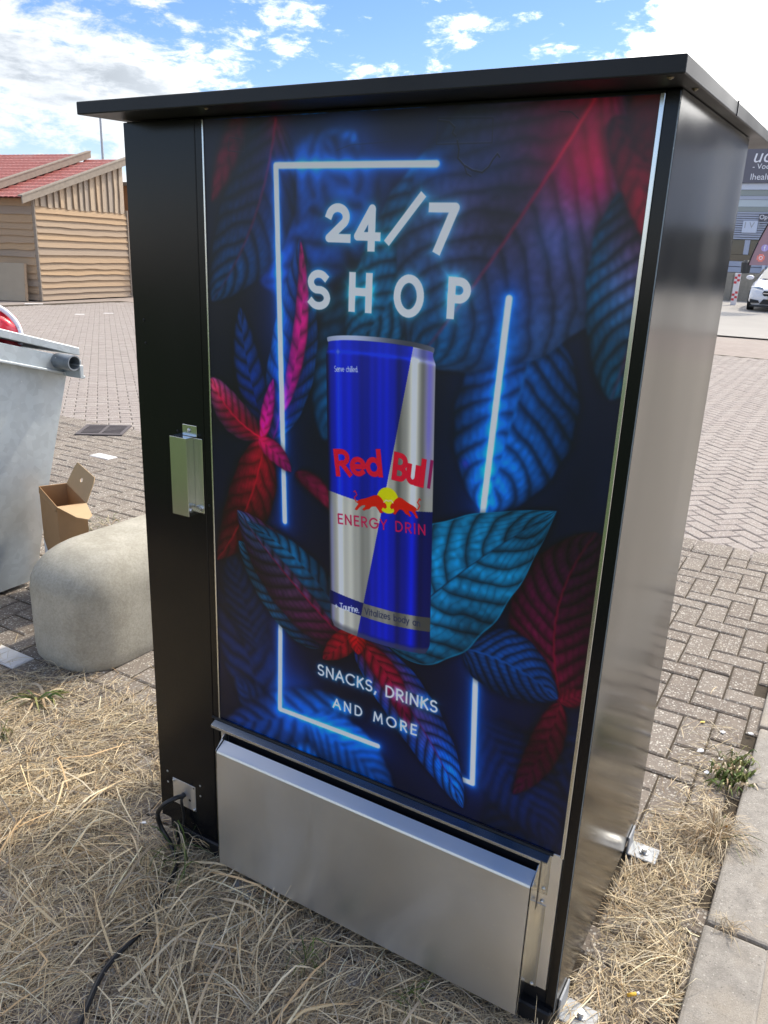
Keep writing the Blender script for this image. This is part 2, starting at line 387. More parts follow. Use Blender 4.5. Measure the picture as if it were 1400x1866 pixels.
def leaf(base, tip, wid, cb, ct, ce=None, bend=0.0, nv=9, slope=.9, soft=.0025, con=.60, side=0.0, rib=None, ribw=.0022, a=.55, b=.75, alpha=1.0, edge=None, mp=.8):
    p0 = np.array(base); t = np.array(tip); ax = t-p0; L = float(np.hypot(*ax)); e = ax/L; n = np.array([-e[1], e[0]])
    mg = wid+abs(bend)*L+.01
    w = win(min(p0[0], t[0])-mg, min(p0[1], t[1])-mg, max(p0[0], t[0])+mg, max(p0[1], t[1])+mg)
    if w is None: return
    s_, U, V = w
    jx = (vnoise(U, V, 26, 5)-.5); jy = (vnoise(U, V, 31, 6)-.5)
    du = ((U-p0[0])*e[0]+(V-p0[1])*e[1])/L; dv = (U-p0[0])*n[0]+(V-p0[1])*n[1]
    dv = dv-bend*L*4*du*(1-du)
    uu = np.clip(du, 1e-4, 1-1e-4); um = a/(a+b)
    ww = wid*(uu/um)**a*((1-uu)/(1-um))**b*(1+.02*np.sin(uu*31+p0[0]*90))
    inside = sm(ww-np.abs(dv), -soft, soft)*((du > 0) & (du < 1))*alpha
    s = np.clip(np.abs(dv)/np.maximum(ww, 1e-4), 0, 1)
    # lateral veins leave the midrib, arch towards the tip; the tissue between them is puckered
    q = (du-s**1.25*slope*wid/L*.85)*nv+jx*.30+.5*(dv > 0)
    fr = q-np.floor(q)
    dome = np.sin(np.pi*np.clip(fr, 0, 1))**.55*(.70+.42*fr)
    lad = s*7.5+np.floor(q)*.37+jy*.9+fr*.5
    rung = np.abs(np.sin(np.pi*lad))**.5
    lum = (1-con)+con*1.25*dome*(.72+.32*rung)
    lum *= .70+.62*vnoise(U, V, 9, int(abs(p0[0])*977) % 83)
    lum *= 1+.10*(vnoise(U, V, 110, 11)-.5)*2
    lum *= (1-.28*s**3)*(1+side*np.sign(dv))
    um_ = (uu**mp)[..., None]
    c = np.asarray(cb, np.float32)*(1-um_)+np.asarray(ct, np.float32)*um_
    if ce is not None: c = c*(1-(s**2)[..., None])+np.asarray(ce, np.float32)*(s**2)[..., None]
    c = c*(1.05*np.clip(lum, 0, 2)**1.45)[..., None]
    sh = sm(ww+.020-np.abs(dv), 0, .030)*sm(du, -.02, .06)*(1-sm(du, .97, 1.03))*.50*alpha
    art[s_] *= (1-sh)[..., None]
    if rib is not None:
        rm = np.exp(-(dv/ribw)**2)*(1-.75*uu)
        c = c*(1-rm[..., None])+np.asarray(rib, np.float32)*rm[..., None]
    if edge is not None:
        em = sm(s, .955, .995)*.5; c = c*(1-em[..., None])+np.asarray(edge, np.float32)*em[..., None]
    art[s_] = art[s_]*(1-inside[..., None])+c*inside[..., None]
def soften(r):
    global art
    for ax in (0, 1):
        for _ in range(2):
            p = np.concatenate([np.repeat(np.take(art, [0], ax), r+1, ax), art, np.repeat(np.take(art, [-1], ax), r, ax)], ax).cumsum(ax, dtype=np.float64)
            n = art.shape[ax]
            art = ((np.take(p, np.arange(2*r+1, n+2*r+1), ax)-np.take(p, np.arange(0, n), ax))/(2*r+1)).astype(np.float32)
def pdist(U, V, pts, square=False):
    d = np.full(U.shape, 9., np.float32)
    for (x0, y0), (x1, y1) in zip(pts[:-1], pts[1:]):
        ax, ay = x1-x0, y1-y0; l2 = ax*ax+ay*ay+1e-12
        t0 = ((U-x0)*ax+(V-y0)*ay)/l2; t = np.clip(t0, 0, 1)
        dd = np.hypot(U-x0-t*ax, V-y0-t*ay)
        if square and ((x0, y0) == tuple(pts[0]) or (x1, y1) == tuple(pts[-1])) and tuple(pts[0]) != tuple(pts[-1]):
            ln = math.sqrt(l2); perp = np.abs((U-x0)*ay-(V-y0)*ax)/ln; over = np.maximum(-t0, t0-1)*ln
            end = ((t0 < 0) & ((x0, y0) == tuple(pts[0]))) | ((t0 > 1) & ((x1, y1) == tuple(pts[-1])))
            dd = np.where(end, np.maximum(perp, over), dd)
        d = np.minimum(d, dd)
    return d
def neon(pts, wdt=.0060):
    xs = [p[0] for p in pts]; ys = [p[1] for p in pts]
    w = win(min(xs)-.11, min(ys)-.11, max(xs)+.11, max(ys)+.11)
    if w is None: return
    s, U, V = w; d = pdist(U, V, pts)
    art[s] += (np.exp(-d/.028)*.70)[..., None]*np.array([5, 50, 135], np.float32)
    art[s] += (np.exp(-np.maximum(d-wdt, 0)/.006)*.60)[..., None]*np.array([40, 120, 190], np.float32)
    put(s, (228, 240, 248), sm(wdt-d, -.0016, .0016))
def arc(cx, cy, rx, ry, a0, a1, n=18):
    return [(cx+rx*math.cos(R(a0+(a1-a0)*i/n)), cy+ry*math.sin(R(a0+(a1-a0)*i/n))) for i in range(n+1)]
Pb = [(.06, 1), (.30, 1)]+arc(.30, .74, .27, .26, 90, -90)+[(.06, .48)]
GL = {
 'S': (.60, [arc(.30, .745, .25, .255, 40, 250)+arc(.30, .255, .27, .255, 75, -145)]),
 'H': (.74, [[(.06, 0), (.06, 1)], [(.68, 0), (.68, 1)], [(.06, .52), (.68, .52)]]),
 'O': (1.0, [arc(.50, .5, .46, .5, 0, 360, 30)]),
 'P': (.62, [[(.06, 0), (.06, 1)], Pb]),
 'R': (.62, [[(.06, 0), (.06, 1)], Pb, [(.28, .48), (.60, 0)]]),
 'B': (.62, [[(.06, 0), (.06, 1)], Pb, [(.06, .48), (.32, .48)]+arc(.32, .24, .27, .24, 90, -90)+[(.06, 0)]]),
 '2': (.62, [arc(.31, .70, .27, .30, 165, -38)+[(.04, .0), (.62, .0)]]),
 '4': (.68, [[(.50, 0), (.50, 1), (.03, .28), (.68, .28)]]),
 '/': (.52, [[(0, 0), (.52, 1)]]),
 '7': (.64, [[(.0, 1), (.62, 1), (.20, 0)]]),
 'N': (.74, [[(.06, 0), (.06, 1), (.68, 0), (.68, 1)]]),
 'A': (.76, [[(0, 0), (.38, 1), (.76, 0)], [(.14, .34), (.62, .34)]]),
 'C': (.86, [arc(.50, .5, .46, .5, 48, 312, 26)]),
 'K': (.60, [[(.06, 0), (.06, 1)], [(.56, 1), (.06, .42)], [(.22, .60), (.60, 0)]]),
 ',': (.18, [[(.11, .06), (.03, -.17)]]),
 '.': (.16, [[(.08, .03), (.08, .05)]]),
 '+': (.55, [[(.05, .4), (.5, .4)], [(.27, .17), (.27, .63)]]),
 'D': (.76, [[(.06, 0), (.06, 1), (.26, 1)]+arc(.26, .5, .46, .5, 90, -90)+[(.06, 0)]]),
 'I': (.14, [[(.07, 0), (.07, 1)]]),
 'M': (.92, [[(.04, 0), (.14, 1), (.46, .18), (.78, 1), (.88, 0)]]),
 'E': (.54, [[(.52, 1), (.06, 1), (.06, 0), (.52, 0)], [(.06, .52), (.46, .52)]]),
 'G': (.94, [arc(.50, .5, .46, .5, 45, 360, 28)+[(.58, .5)]]),
 'Y': (.64, [[(0, 1), (.32, .46), (.64, 1)], [(.32, .46), (.32, 0)]]),
 'V': (.66, [[(0, 1), (.33, 0), (.66, 1)]]),
 'T': (.60, [[(0, 1), (.60, 1)], [(.30, 1), (.30, 0)]]),
 'e': (.60, [[(.03, .34), (.57, .34)]+arc(.30, .34, .27, .32, 0, 310)]),
 'd': (.62, [arc(.30, .33, .26, .32, 0, 360, 24), [(.57, 0), (.57, 1)]]),
 'b': (.62, [arc(.32, .33, .26, .32, 0, 360, 24), [(.05, 0), (.05, 1)]]),
 'a': (.62, [arc(.30, .33, .26, .32, 0, 360, 24), [(.57, 0), (.57, .66)]]),
 'o': (.60, [arc(.30, .33, .27, .32, 0, 360, 24)]),
 'u': (.58, [[(.06, .66), (.06, .26)]+arc(.29, .26, .23, .25, 180, 360)+[(.52, .66)], [(.52, 0), (.52, .66)]]),
 'l': (.16, [[(.08, 0), (.08, 1)]]),
 'i': (.16, [[(.08, 0), (.08, .64)], [(.08, .88), (.08, .90)]]),
 'r': (.36, [[(.06, 0), (.06, .66)], [(.06, .40)]+arc(.32, .38, .24, .26, 170, 85)]),
 'n': (.56, [[(.06, 0), (.06, .66)], [(.06, .38)]+arc(.28, .40, .22, .25, 180, 0)+[(.50, 0)]]),
 'h': (.56, [[(.06, 0), (.06, 1)], [(.06, .38)]+arc(.28, .40, .22, .25, 180, 0)+[(.50, 0)]]),
 't': (.34, [[(.16, 0), (.16, .92)], [(0, .64), (.34, .64)]]),
 'v': (.50, [[(0, .66), (.25, 0), (.50, .66)]]),
 'y': (.50, [[(0, .66), (.25, .02)], [(.50, .66), (.14, -.28)]]),
 'z': (.46, [[(.02, .65), (.44, .65), (.02, .01), (.46, .01)]]),
 's': (.42, [arc(.21, .49, .17, .165, 40, 250, 10)+arc(.21, .165, .19, .165, 75, -145, 10)]),
 'c': (.50, [arc(.30, .33, .27, .32, 50, 310, 16)]),
 ' ': (.40, []),
}
def glyph_lines(g, o, ex, ey, sx, sy):
    return [[(o[0]+ex[0]*x*sx+ey[0]*y*sy, o[1]+ex[1]*x*sx+ey[1]*y*sy) for x, y in st] for st in GL[g][1]]
def draw_strokes(lines, wt, col, glow=None, gr=.006):
    for st in lines:
        xs = [p[0] for p in st]; ys = [p[1] for p in st]; mg = wt+(gr*4 if glow else .004)
        w = win(min(xs)-mg, min(ys)-mg, max(xs)+mg, max(ys)+mg)
        if w is None: continue
        s, U, V = w; d = pdist(U, V, st, True)
        if glow is not None: art[s] += (np.exp(-np.maximum(d-wt, 0)/gr)*.55)[..., None]*np.asarray(glow, np.float32)*(d > wt)[..., None]
        put(s, col, sm(wt-d, -.0007, .0007))
def text(tx, p0, p1, cap, wt, col, glow=None, sp=.16, gr=.006, fixed=None):
    adv = [GL[c][0]+sp for c in tx]; tot = sum(adv)-sp
    ex = np.array(p1)-np.array(p0); L = float(np.hypot(*ex)); ex = ex/L; ey = np.array([-ex[1], ex[0]])
    sx = (L-2*wt)/tot; x = 0.0
    jobs = []
    for c, a in zip(tx, adv):
        o = np.array(p0)+ex*(wt+x*sx)+ey*wt
        jobs += glyph_lines(c, o, ex, ey, sx, cap-2*wt); x += a
    if glow is not None:
        for j in jobs: draw_strokes([j], wt, col, glow, gr)
    draw_strokes(jobs, wt, col)
def glyph_box(c, bl, tr, wt, col, glow=None, gr=.007):
    sx = (tr[0]-bl[0]-2*wt)/max(GL[c][0], .05); ls = glyph_lines(c, (bl[0]+wt, bl[1]+wt), (1, 0), (0, 1), sx, tr[1]-bl[1]-2*wt)
    draw_strokes(ls, wt, col, glow, gr); draw_strokes(ls, wt, col)
#ART_BEGIN
K = .0011     # metres of poster per photo pixel, roughly
# far, out of focus
blob((0.2552,1.2755), .085, (14,70,140), .8); blob((0.1475,1.1837), .06, (6,34,80), .6); blob((0.3533,1.3403), .06, (12,50,110), .7)
leaf((0.1464,1.0768), (0.3646,1.3583), 120*K, (8,30,80), (20,80,165), None, 0, 6, soft=.016, con=.5)
leaf((0.5187,1.0572), (0.2921,1.3514), 70*K, (8,26,64), (16,66,140), None, 0, 6, soft=.016, con=.5)
blob((0.7053,0.9163), .10, (8,44,92), .5, 1.6)
blob((0.2353,0.1399), .07, (8,56,130), .8)
leaf((0.1693,0.0253), (0.0413,0.4586), 75*K, (14,50,110), (8,22,56), None, .05, 9, soft=.006)
leaf((0.3013,-0.0330), (0.0501,0.1392), 65*K, (18,84,165), (10,44,100), None, .05, 9, soft=.004)
leaf((0.3893,0.1636), (0.0099,-0.0168), 62*K, (20,90,178), (8,40,100), None, .0, 9, soft=.004)
leaf((0.2677,0.0915), (0.5134,-0.0217), 70*K, (18,84,170), (14,70,150), None, .05, 9, soft=.003)
leaf((0.9092,0.2965), (0.7478,-0.0773), 95*K, (9,28,66), (7,22,56), None, .05, 11, soft=.006)
leaf((0.7077,0.2486), (0.8852,0.0160), 80*K, (7,22,56), (8,26,66), None, .0, 10, soft=.008)
leaf((0.1207,0.2363), (0.0416,0.4725), 55*K, (7,20,44), (9,30,62), None, .0, 9, soft=.008)
# dark teal behind the can
leaf((0.4792,1.1429), (0.3026,0.7760), 100*K, (12,56,86), (14,62,100), None, .0, 10, soft=.003)
leaf((0.3378,1.0032), (0.6644,1.0193), 66*K, (8,34,56), (8,34,58), None, .0, 9, soft=.006)
soften(4)
# leaf right of the neon upright
leaf((0.7487,1.0447), (0.6780,0.6845), 104*K, (10,44,88), (18,84,158), (10,48,96), 0, 9, .8, soft=.003, rib=(24,80,140), a=.6, b=.7)
# big leaf, upper right
leaf((0.5960,1.3421), (0.3648,0.9628), 100*K, (14,50,84), (18,72,104), (22,80,120), .06, 12, 1.0, soft=.0025, a=.6, b=.7)
leaf((0.8197,1.4197), (0.5130,0.9559), 190*K, (96,22,44), (18,62,96), (42,62,96), .02, 12, 1.0, con=.42, soft=.0022, side=.06, rib=(150,26,50), ribw=.0026, a=.62, b=.72, mp=.8)
blob((0.8165,1.2717), .055, (62,0,8), .6); blob((0.8295,1.3428), .06, (44,-6,2), .6); blob((0.6696,1.2981), .06, (-10,4,14), .6)
blob((0.8082,1.3040), .065, (70,0,14), .8); blob((0.7678,1.3449), .07, (46,2,10), .7)
blob((0.6299,1.2988), .05, (0,16,34), .6); blob((0.7577,1.1877), .05, (4,34,56), .7)
# right hand leaves
leaf((0.9064,1.2711), (0.8849,0.9276), 84*K, (96,18,36), (20,96,134), (18,70,104), .05, 10, 1.0, soft=.0025, rib=(150,26,50), a=.5, b=.75)
leaf((0.8338,1.3620), (0.9165,1.1752), 30*K, (70,14,30), (150,26,46), None, .06, 6, soft=.004, con=.3)
leaf((0.9097,1.4286), (0.9015,1.2945), 46*K, (96,16,28), (92,14,28), None, .0, 4, soft=.003, con=.15)
# upper left
leaf((0.1830,1.3883), (0.0079,1.0353), 82*K, (46,16,36), (16,56,92), (14,36,66), .08, 10, 1.0, soft=.003, rib=(120,26,50), a=.6, b=.8)
leaf((0.1093,1.4156), (0.0153,1.2348), 26*K, (50,12,22), (100,20,40), None, 0, 5, soft=.010, con=.3)
blob((0.1896,1.3718), .03, (48,2,10), .8)
soften(2)
# narrow leaf by the left neon tube
leaf((0.1731,0.7568), (0.2417,1.1714), 54*K, (78,24,70), (18,66,140), (30,80,150), -.05, 11, 1.0, soft=.0018, side=.12, rib=(110,24,80), a=.6, b=.9)
leaf((0.1911,0.8075), (0.2431,1.1653), 17*K, (150,24,84), (170,26,90), None, -.07, 8, soft=.0025, con=.4)
leaf((0.1552,0.7664), (0.0871,1.0290), 34*K, (30,30,72), (10,34,72), None, .05, 8, soft=.005)
# neon rectangle, behind the front leaves
NTL, NTR, NBL, NBR = (0.1827,1.3028), (0.6826,1.3038), (0.1896,0.0926), (0.6982,0.0900)
neon([(0.5332,1.3003), NTL, (0.2043,0.5743)])
neon([(0.1917,0.3456), NBL, (0.4649,0.0935)])
neon([(0.6888,1.0822), (0.6722,0.6866)])
neon([(0.6812,0.4224), NBR, (0.6569,0.0911)])
# red sprig on the left
leaf((0.1460,0.7528), (-0.0014,0.8686), 38*K, (206,36,62), (150,64,84), (110,56,100), .10, 8, 1.0, con=.4, rib=(225,70,86), a=.6, b=.6)
leaf((0.1489,0.7458), (0.0031,0.4358), 56*K, (150,20,36), (92,16,30), (70,14,32), .06, 8, 1.0, con=.4, rib=(190,36,50), a=.5, b=.8)
leaf((0.1429,0.7523), (0.1738,0.8877), 15*K, (186,28,84), (130,32,120), None, 0, 5, con=.3)
leaf((0.1337,0.7510), (0.2220,0.6911), 21*K, (226,40,92), (180,40,128), None, .05, 5, con=.3)
blob((0.1429,0.7523), .018, (80,8,20), .9)
leaf((0.2323,0.6928), (0.3365,0.6199), 20*K, (58,8,34), (84,12,36), None, .1, 4, soft=.006, con=.2)
# right bottom: dim maroon and blue
leaf((0.8675,0.3397), (0.8902,0.6942), 84*K, (84,16,36), (40,14,40), (52,12,32), .12, 11, 1.0, soft=.003, rib=(116,20,42), a=.5, b=.6)
leaf((0.6530,0.3956), (0.8578,0.3485), 66*K, (16,74,150), (12,56,120), (10,42,92), .08, 9, 1.0, soft=.0025, rib=(18,80,160))
leaf((0.8630,0.3406), (0.7889,0.1006), 30*K, (96,16,36), (40,10,30), None, .05, 8, soft=.004, con=.4)
leaf((0.8628,0.3429), (0.9152,0.3797), 18*K, (110,20,42), (70,14,32), None, .0, 5, soft=.004, con=.3)
blob((0.6296,0.7767), .010, (70,4,26), .7)
soften(1)
# left front leaves
leaf((0.3038,0.2911), (0.0706,0.4996), 54*K, (30,24,56), (18,78,108), (18,66,92), .0, 11, 1.0, soft=.0025)
leaf((0.3991,0.3129), (0.0674,0.5743), 74*K, (116,14,46), (36,70,100), (64,22,56), .03, 12, 1.0, soft=.0016, side=-.14, rib=(130,22,50), a=.6, b=.8)
leaf((0.4060,0.3217), (0.0929,0.5515), 34*K, (24,64,88), (20,84,120), (20,74,106), -.10, 12, 1.0, soft=.004, a=.6, b=.8, alpha=.75)
# front teal leaf
leaf((0.4674,0.3598), (0.8148,0.7192), 116*K, (18,84,122), (20,84,116), (30,112,152), .03, 10, .95, soft=.0016, con=.55, rib=(10,34,56), ribw=.0018, a=.48, b=1.0, edge=(60,150,190))
# red and blue leaf below the can
leaf((0.3834,0.3554), (0.4724,0.2477), 26*K, (220,40,52), (130,20,38), None, .1, 6, con=.35)
leaf((0.4046,0.3614), (0.3119,0.2656), 26*K, (200,36,44), (110,18,34), None, .0, 5, con=.35)
leaf((0.4008,0.3470), (0.6817,0.0201), 60*K, (160,20,44), (22,108,206), (34,70,150), .05, 13, 1.0, soft=.0016, rib=(90,22,70), a=.5, b=.75)
leaf((0.4009,0.3444), (0.5430,0.1622), 28*K, (196,30,48), (96,18,54), None, .1, 9, con=.45, soft=.004)
leaf((0.3973,0.3660), (0.4065,0.3056), 22*K, (236,54,52), (190,34,46), None, .0, 5, con=.3)
# headline
WH = (240, 245, 250); GLW = (60, 140, 145)
glyph_box('2', (0.2993,1.1648), ((0.3590,1.2347)[0], (0.3590,1.2347)[1]), .0076, WH, GLW)
glyph_box('4', ((0.3653,1.1507)[0], (0.3653,1.1507)[1]), (0.4248,1.2332), .0076, WH, GLW)
glyph_box('/', (0.4361,1.1647), (0.5134,1.2529), .0068, WH, GLW)
glyph_box('7', (0.5231,1.1511), (0.5845,1.2369), .0079, WH, GLW)
glyph_box('S', (0.2577,1.0369), (0.3171,1.1125), .0072, WH, GLW)
glyph_box('H', (0.3549,1.0381), (0.4145,1.1119), .0072, WH, GLW)
glyph_box('O', (0.4564,1.0359), (0.5243,1.1130), .0072, WH, GLW)
glyph_box('P', (0.5673,1.0399), (0.6185,1.1128), .0072, WH, GLW)
text('SNACKS, DRINKS', (0.2974,0.2215), (0.6070,0.2274), .0285, .0019, WH, (50,120,150), .24, .004)
text('AND MORE', (0.3416,0.1499), (0.5611,0.1551), .0265, .0018, WH, (50,120,150), .42, .004)
# the can
cTL, cTR, cBL, cBR = (0.3073,0.9575), (0.5538,0.9721), (0.3310,0.3539), (0.5792,0.3760)
vt, vb = (cTL[1]+cTR[1])/2, (cBL[1]+cBR[1])/2
w = win(min(cTL[0], cBL[0])-.02, vb-.03, max(cTR[0], cBR[0])+.02, vt+.06)
cs, U, V = w
t = (V-vb)/(vt-vb)
uL = cBL[0]+(cTL[0]-cBL[0])*t; uR = cBR[0]+(cTR[0]-cBR[0])*t
s = (U-uL)/(uR-uL); sc_ = np.clip(s, 0, 1)
cur = 1-(2*sc_-1)**2; rt = np.sqrt(np.clip(cur, 0, 1))
vtop = vt+.017+.013*rt; vbot = vb-.018*rt
neckw = .022*sm(V, vt-.012, vt+.006)-.010*sm(V, vt+.008, vtop-.004); footw = .05*sm(-t, -.03, .03)
inside = sm(np.minimum(s-neckw-footw, 1-neckw-footw-s), -.004, .004)*sm(vtop-V, -.0008, .0008)*sm(V-vbot, -.0008, .0008)
blue = np.array([24, 36, 186], np.float32); silver = np.array([190, 186, 172], np.float32); navy = np.array([14, 26, 116], np.float32)
tt = t+.018*cur
sdg = .285+.50*tt
upper = tt > .505
isblue = np.where(upper, s < sdg, s > sdg)[..., None]
shade = .84+.55*np.exp(-((s-.12)/.028)**2)+.22*np.exp(-((s-.21)/.05)**2)+.50*np.exp(-((s-.82)/.035)**2)-.62*np.exp(-((s-.0)/.030)**2)-.16*np.exp(-((s-.36)/.04)**2)+.16*np.exp(-((s-.55)/.09)**2)-.30*np.exp(-((s-.69)/.045)**2)-.25*np.exp(-((s-.90)/.03)**2)+.05*np.sin(s*90)*np.exp(-((s-.5)/.3)**2)
shade = np.where(~upper, shade*(1-.50*sm(s, .70, 1.0)), shade)
c = np.where(isblue, blue, silver)*shade[..., None]
spec = np.exp(-((s-.115)/.016)**2)*.35+np.exp(-((s-.83)/.014)**2)*.22*(upper)
c = c*(1-spec[..., None])+np.array([150, 160, 240])*spec[..., None]
lil = np.exp(-((s-.955)/.035)**2)*sm(t, .5, .8); c = c*(1-lil[..., None]*.7)+np.array([118, 108, 210])*lil[..., None]*.7
lf = np.exp(-((s-.03)/.02)**2)*sm(-t, -.55, -.40); c = c*(1-lf[..., None]*.5)+np.array([150, 150, 214])*lf[..., None]*.5
band = (tt > .075) & (tt < .128)
bcol = np.where((s < sdg)[..., None], navy, silver*.72)*np.clip(shade, .5, 1.1)[..., None]
c = np.where(band[..., None], bcol, c)
foot = sm(-(V-vbot), -.020, -.006); c = c*(1-.70*foot[..., None])+np.array([70, 70, 80])*.70*foot[..., None]
nk = sm(V, vt-.010, vt+.004)*(1-sm(V, vtop-.012, vtop-.008)); c = c*(1-.45*nk[..., None])+np.array([70, 78, 190])*.45*nk[..., None]
c = c+(np.exp(-((V-vt+.004+.006*(1-rt))/.004)**2)*.5)[..., None]*np.array([70, 80, 130])
rimb = sm(V-(vtop-.0095), -.0008, .0012); c = c*(1-rimb[..., None])+np.array([172, 178, 200])*(.72+.35*np.sin(s*5.5+.4))[..., None]*rimb[..., None]
art[cs] = art[cs]*(1-inside[..., None])+c*inside[..., None]
# lettering on the can
RED = (214, 34, 56)
text('Red', (0.3346,0.7007), (0.4539,0.7191), .0585, .0056, RED, None, .10)
text('Bul', (0.4680,0.7181), (0.5468,0.7129), .0585, .0054, RED, None, .12)
text('l', (0.5503,0.7146), (0.5589,0.7140), .058, .0034, (140,40,84), None, .1)
w = win((0.4636,0.6745)[0]-.04, (0.4636,0.6745)[1]-.04, (0.4636,0.6745)[0]+.04, (0.4636,0.6745)[1]+.04); ss, U, V = w
put(ss, (232, 206, 66), sm(.0275-np.hypot((U-(0.4638,0.6722)[0])*1.06, V-(0.4638,0.6722)[1]), -.001, .001))
def poly_fill(pts, col):
    xs = [p[0] for p in pts]; ys = [p[1] for p in pts]
    s, U, V = win(min(xs)-.003, min(ys)-.003, max(xs)+.003, max(ys)+.003)
    acc = np.zeros(U.shape, np.float32)
    for oy in (-.25, .25):
        for ox in (-.25, .25):
            X, Y = U+ox/RES, V+oy/RES; ins = np.zeros(U.shape, bool)
            for (x0, y0), (x1, y1) in zip(pts, pts[1:]+pts[:1]):
                if y0 == y1: continue
                ins ^= ((y0 > Y) != (y1 > Y)) & (X < (x1-x0)*(Y-y0)/(y1-y0)+x0)
            acc += ins*.25
    put(s, col, acc)
# two charging bulls, head to head: one outline, mirrored
bull = [(0,.34),(.05,.30),(.10,.40),(.20,.47),(.32,.52),(.45,.60),(.60,.70),(.72,.72),(.82,.62),(.90,.48),(.98,.38),(1.0,.26),(.95,.20),(.88,.24),(.84,.14),(.90,.02),(.80,.0),(.74,.12),(.66,.24),(.54,.22),(.46,.10),(.36,.06),(.30,.0),(.24,.05),(.32,.16),(.34,.24),(.24,.22),(.14,.10),(.08,-.02),(.0,.0),(.06,.14),(.12,.26)]
b0, b1 = (0.3857,0.6381), (0.4625,0.6437); b2, b3 = (0.5359,0.6491), (0.4702,0.6453)
for a_, b_ in ((b0, b1), (b2, b3)):
    dx, dy = b_[0]-a_[0], b_[1]-a_[1]
    poly_fill([(a_[0]+dx*x, a_[1]+dy*x+y*.052) for x, y in bull], (204, 46, 40))
    draw_strokes([[(a_[0]+dx*x, a_[1]+dy*x+y*.052) for x, y in ((.04,.34),(-.02,.5),(.06,.62),(.0,.78),(-.04,.74))]], .0011, (204, 46, 40))
    draw_strokes([[(a_[0]+dx*x, a_[1]+dy*x+y*.052) for x, y in ((.90,.46),(.97,.56),(1.05,.52))]], .0010, (238, 200, 170))
text('ENERGY DRIN', (0.3440,0.5979), (0.5553,0.6160), .0235, .0017, (186,48,84), None, .30)
text('Serve chilled.', (0.3281,0.9178), (0.3854,0.9228), .0125, .0007, (206,214,240), None, .12)
text('+ Taurine.', (0.3417,0.3998), (0.4059,0.4053), .0165, .0011, (214,222,244), None, .12)
text('Vitalizes body an', (0.4185,0.4061), (0.5549,0.4146), .0165, .0010, (40,44,70), None, .14)
# label outlines and scuffs of the vinyl, with a painted highlight beside each line
def scratch(pts, wd=.0010, dark=(6,7,12), highlight=(120,120,130), a=.8):
    xs = [p[0] for p in pts]; ys = [p[1] for p in pts]; w = win(min(xs)-.01, min(ys)-.01, max(xs)+.01, max(ys)+.01)
    s, U, V = w; d = pdist(U, V, pts); d2 = pdist(U, V-.0018, pts)
    put(s, highlight, sm(wd*.9-d2, -.0006, .0006)*a*.35); put(s, dark, sm(wd-d, -.0006, .0006)*a)
scratch([(0.0660,1.3562), (0.1053,1.3511), (0.1048,1.3272), (0.0625,1.3321), (0.0660,1.3562)], .0007, (20,22,30), (90,80,90), .7)
scratch([(0.5316,1.3725), (0.6338,1.3684), (0.6351,1.3309), (0.5312,1.3311), (0.5316,1.3725)], .0008, (14,16,24), (90,86,96), .6)
scratch([(0.5340,1.3681), (0.5530,1.3657), (0.5641,1.3568), (0.5605,1.3483), (0.5672,1.3430)], .0013)
scratch([(0.5708,1.3360), (0.5749,1.3222), (0.5739,1.3083), (0.5851,1.2977), (0.6023,1.2888), (0.6210,1.2851), (0.6323,1.2936), (0.6393,1.3054), (0.6465,1.3137), (0.6509,1.3086)], .0012)
scratch([(0.5873,1.2960), (0.5924,1.2837), (0.6010,1.2793)], .0008)
scratch([(0.3234,1.3262), (0.3535,1.3348), (0.4122,1.3369), (0.4519,1.3394)], .0006, (20,30,50), (60,70,90), .5)
scratch([(0.7465,1.3734), (0.7665,1.3718), (0.7792,1.3618)], .0008, (20,12,18), (110,90,96), .6)
#ART_END
rng = np.random.default_rng(3)
art += rng.normal(0, 1.2, art.shape).astype(np.float32)
art = np.clip(art, 2, 245)/255.0
img = bpy.data.images.new('poster_print', cw, ch, alpha=False)
px = np.ones((ch, cw, 4), np.float32); px[..., :3] = np.clip(1.16*art**.98, 0, .965)
img.pixels.foreach_set(px.ravel()); img.update(); img.pack()
def poster_material():
    m, nt, b = mat('printed_vinyl')
    t_ = N(nt, 'ShaderNodeTexImage'); t_.image = img; t_.interpolation = 'Cubic'
    hs = N(nt, 'ShaderNodeHueSaturation'); hs.inputs['Saturation'].default_value = 1.10; hs.inputs['Value'].default_value = 0.97
    nt.links.new(t_.outputs[0], hs.inputs['Color'])
    nt.links.new(hs.outputs[0], b.inputs['Base Color'])
    nt.links.new(ramp(nt, noise(nt, 3.5, 1.5, .4), [(.2, .29), (.85, .36)]), b.inputs['Roughness'])
    b.inputs['Specular IOR Level'].default_value = .45
    bump(nt, b, mth(nt, 'ADD', noise(nt, 9, 4, .5), mth(nt, 'MULTIPLY', noise(nt, 380, 2), .03)), .10, .004)
    return m
M_poster = poster_material()

# ================================================================== ground
def sheet(name, x0, y0, x1, y1, z, m, kind='structure'):
    return obj(name, [(x0, y0, z), (x1, y0, z), (x1, y1, z), (x0, y1, z)], [(0, 1, 2, 3)], m, None, False, kind)
sheet('ground', -700, -700, 700, 700, -.016, M_far)
pavement = sheet('pavement', -17, -2.25, 1.42, 15.2, -.0065, M_sand)
pavement['label'] = 'brick paved yard of brownish exposed aggregate pavers'

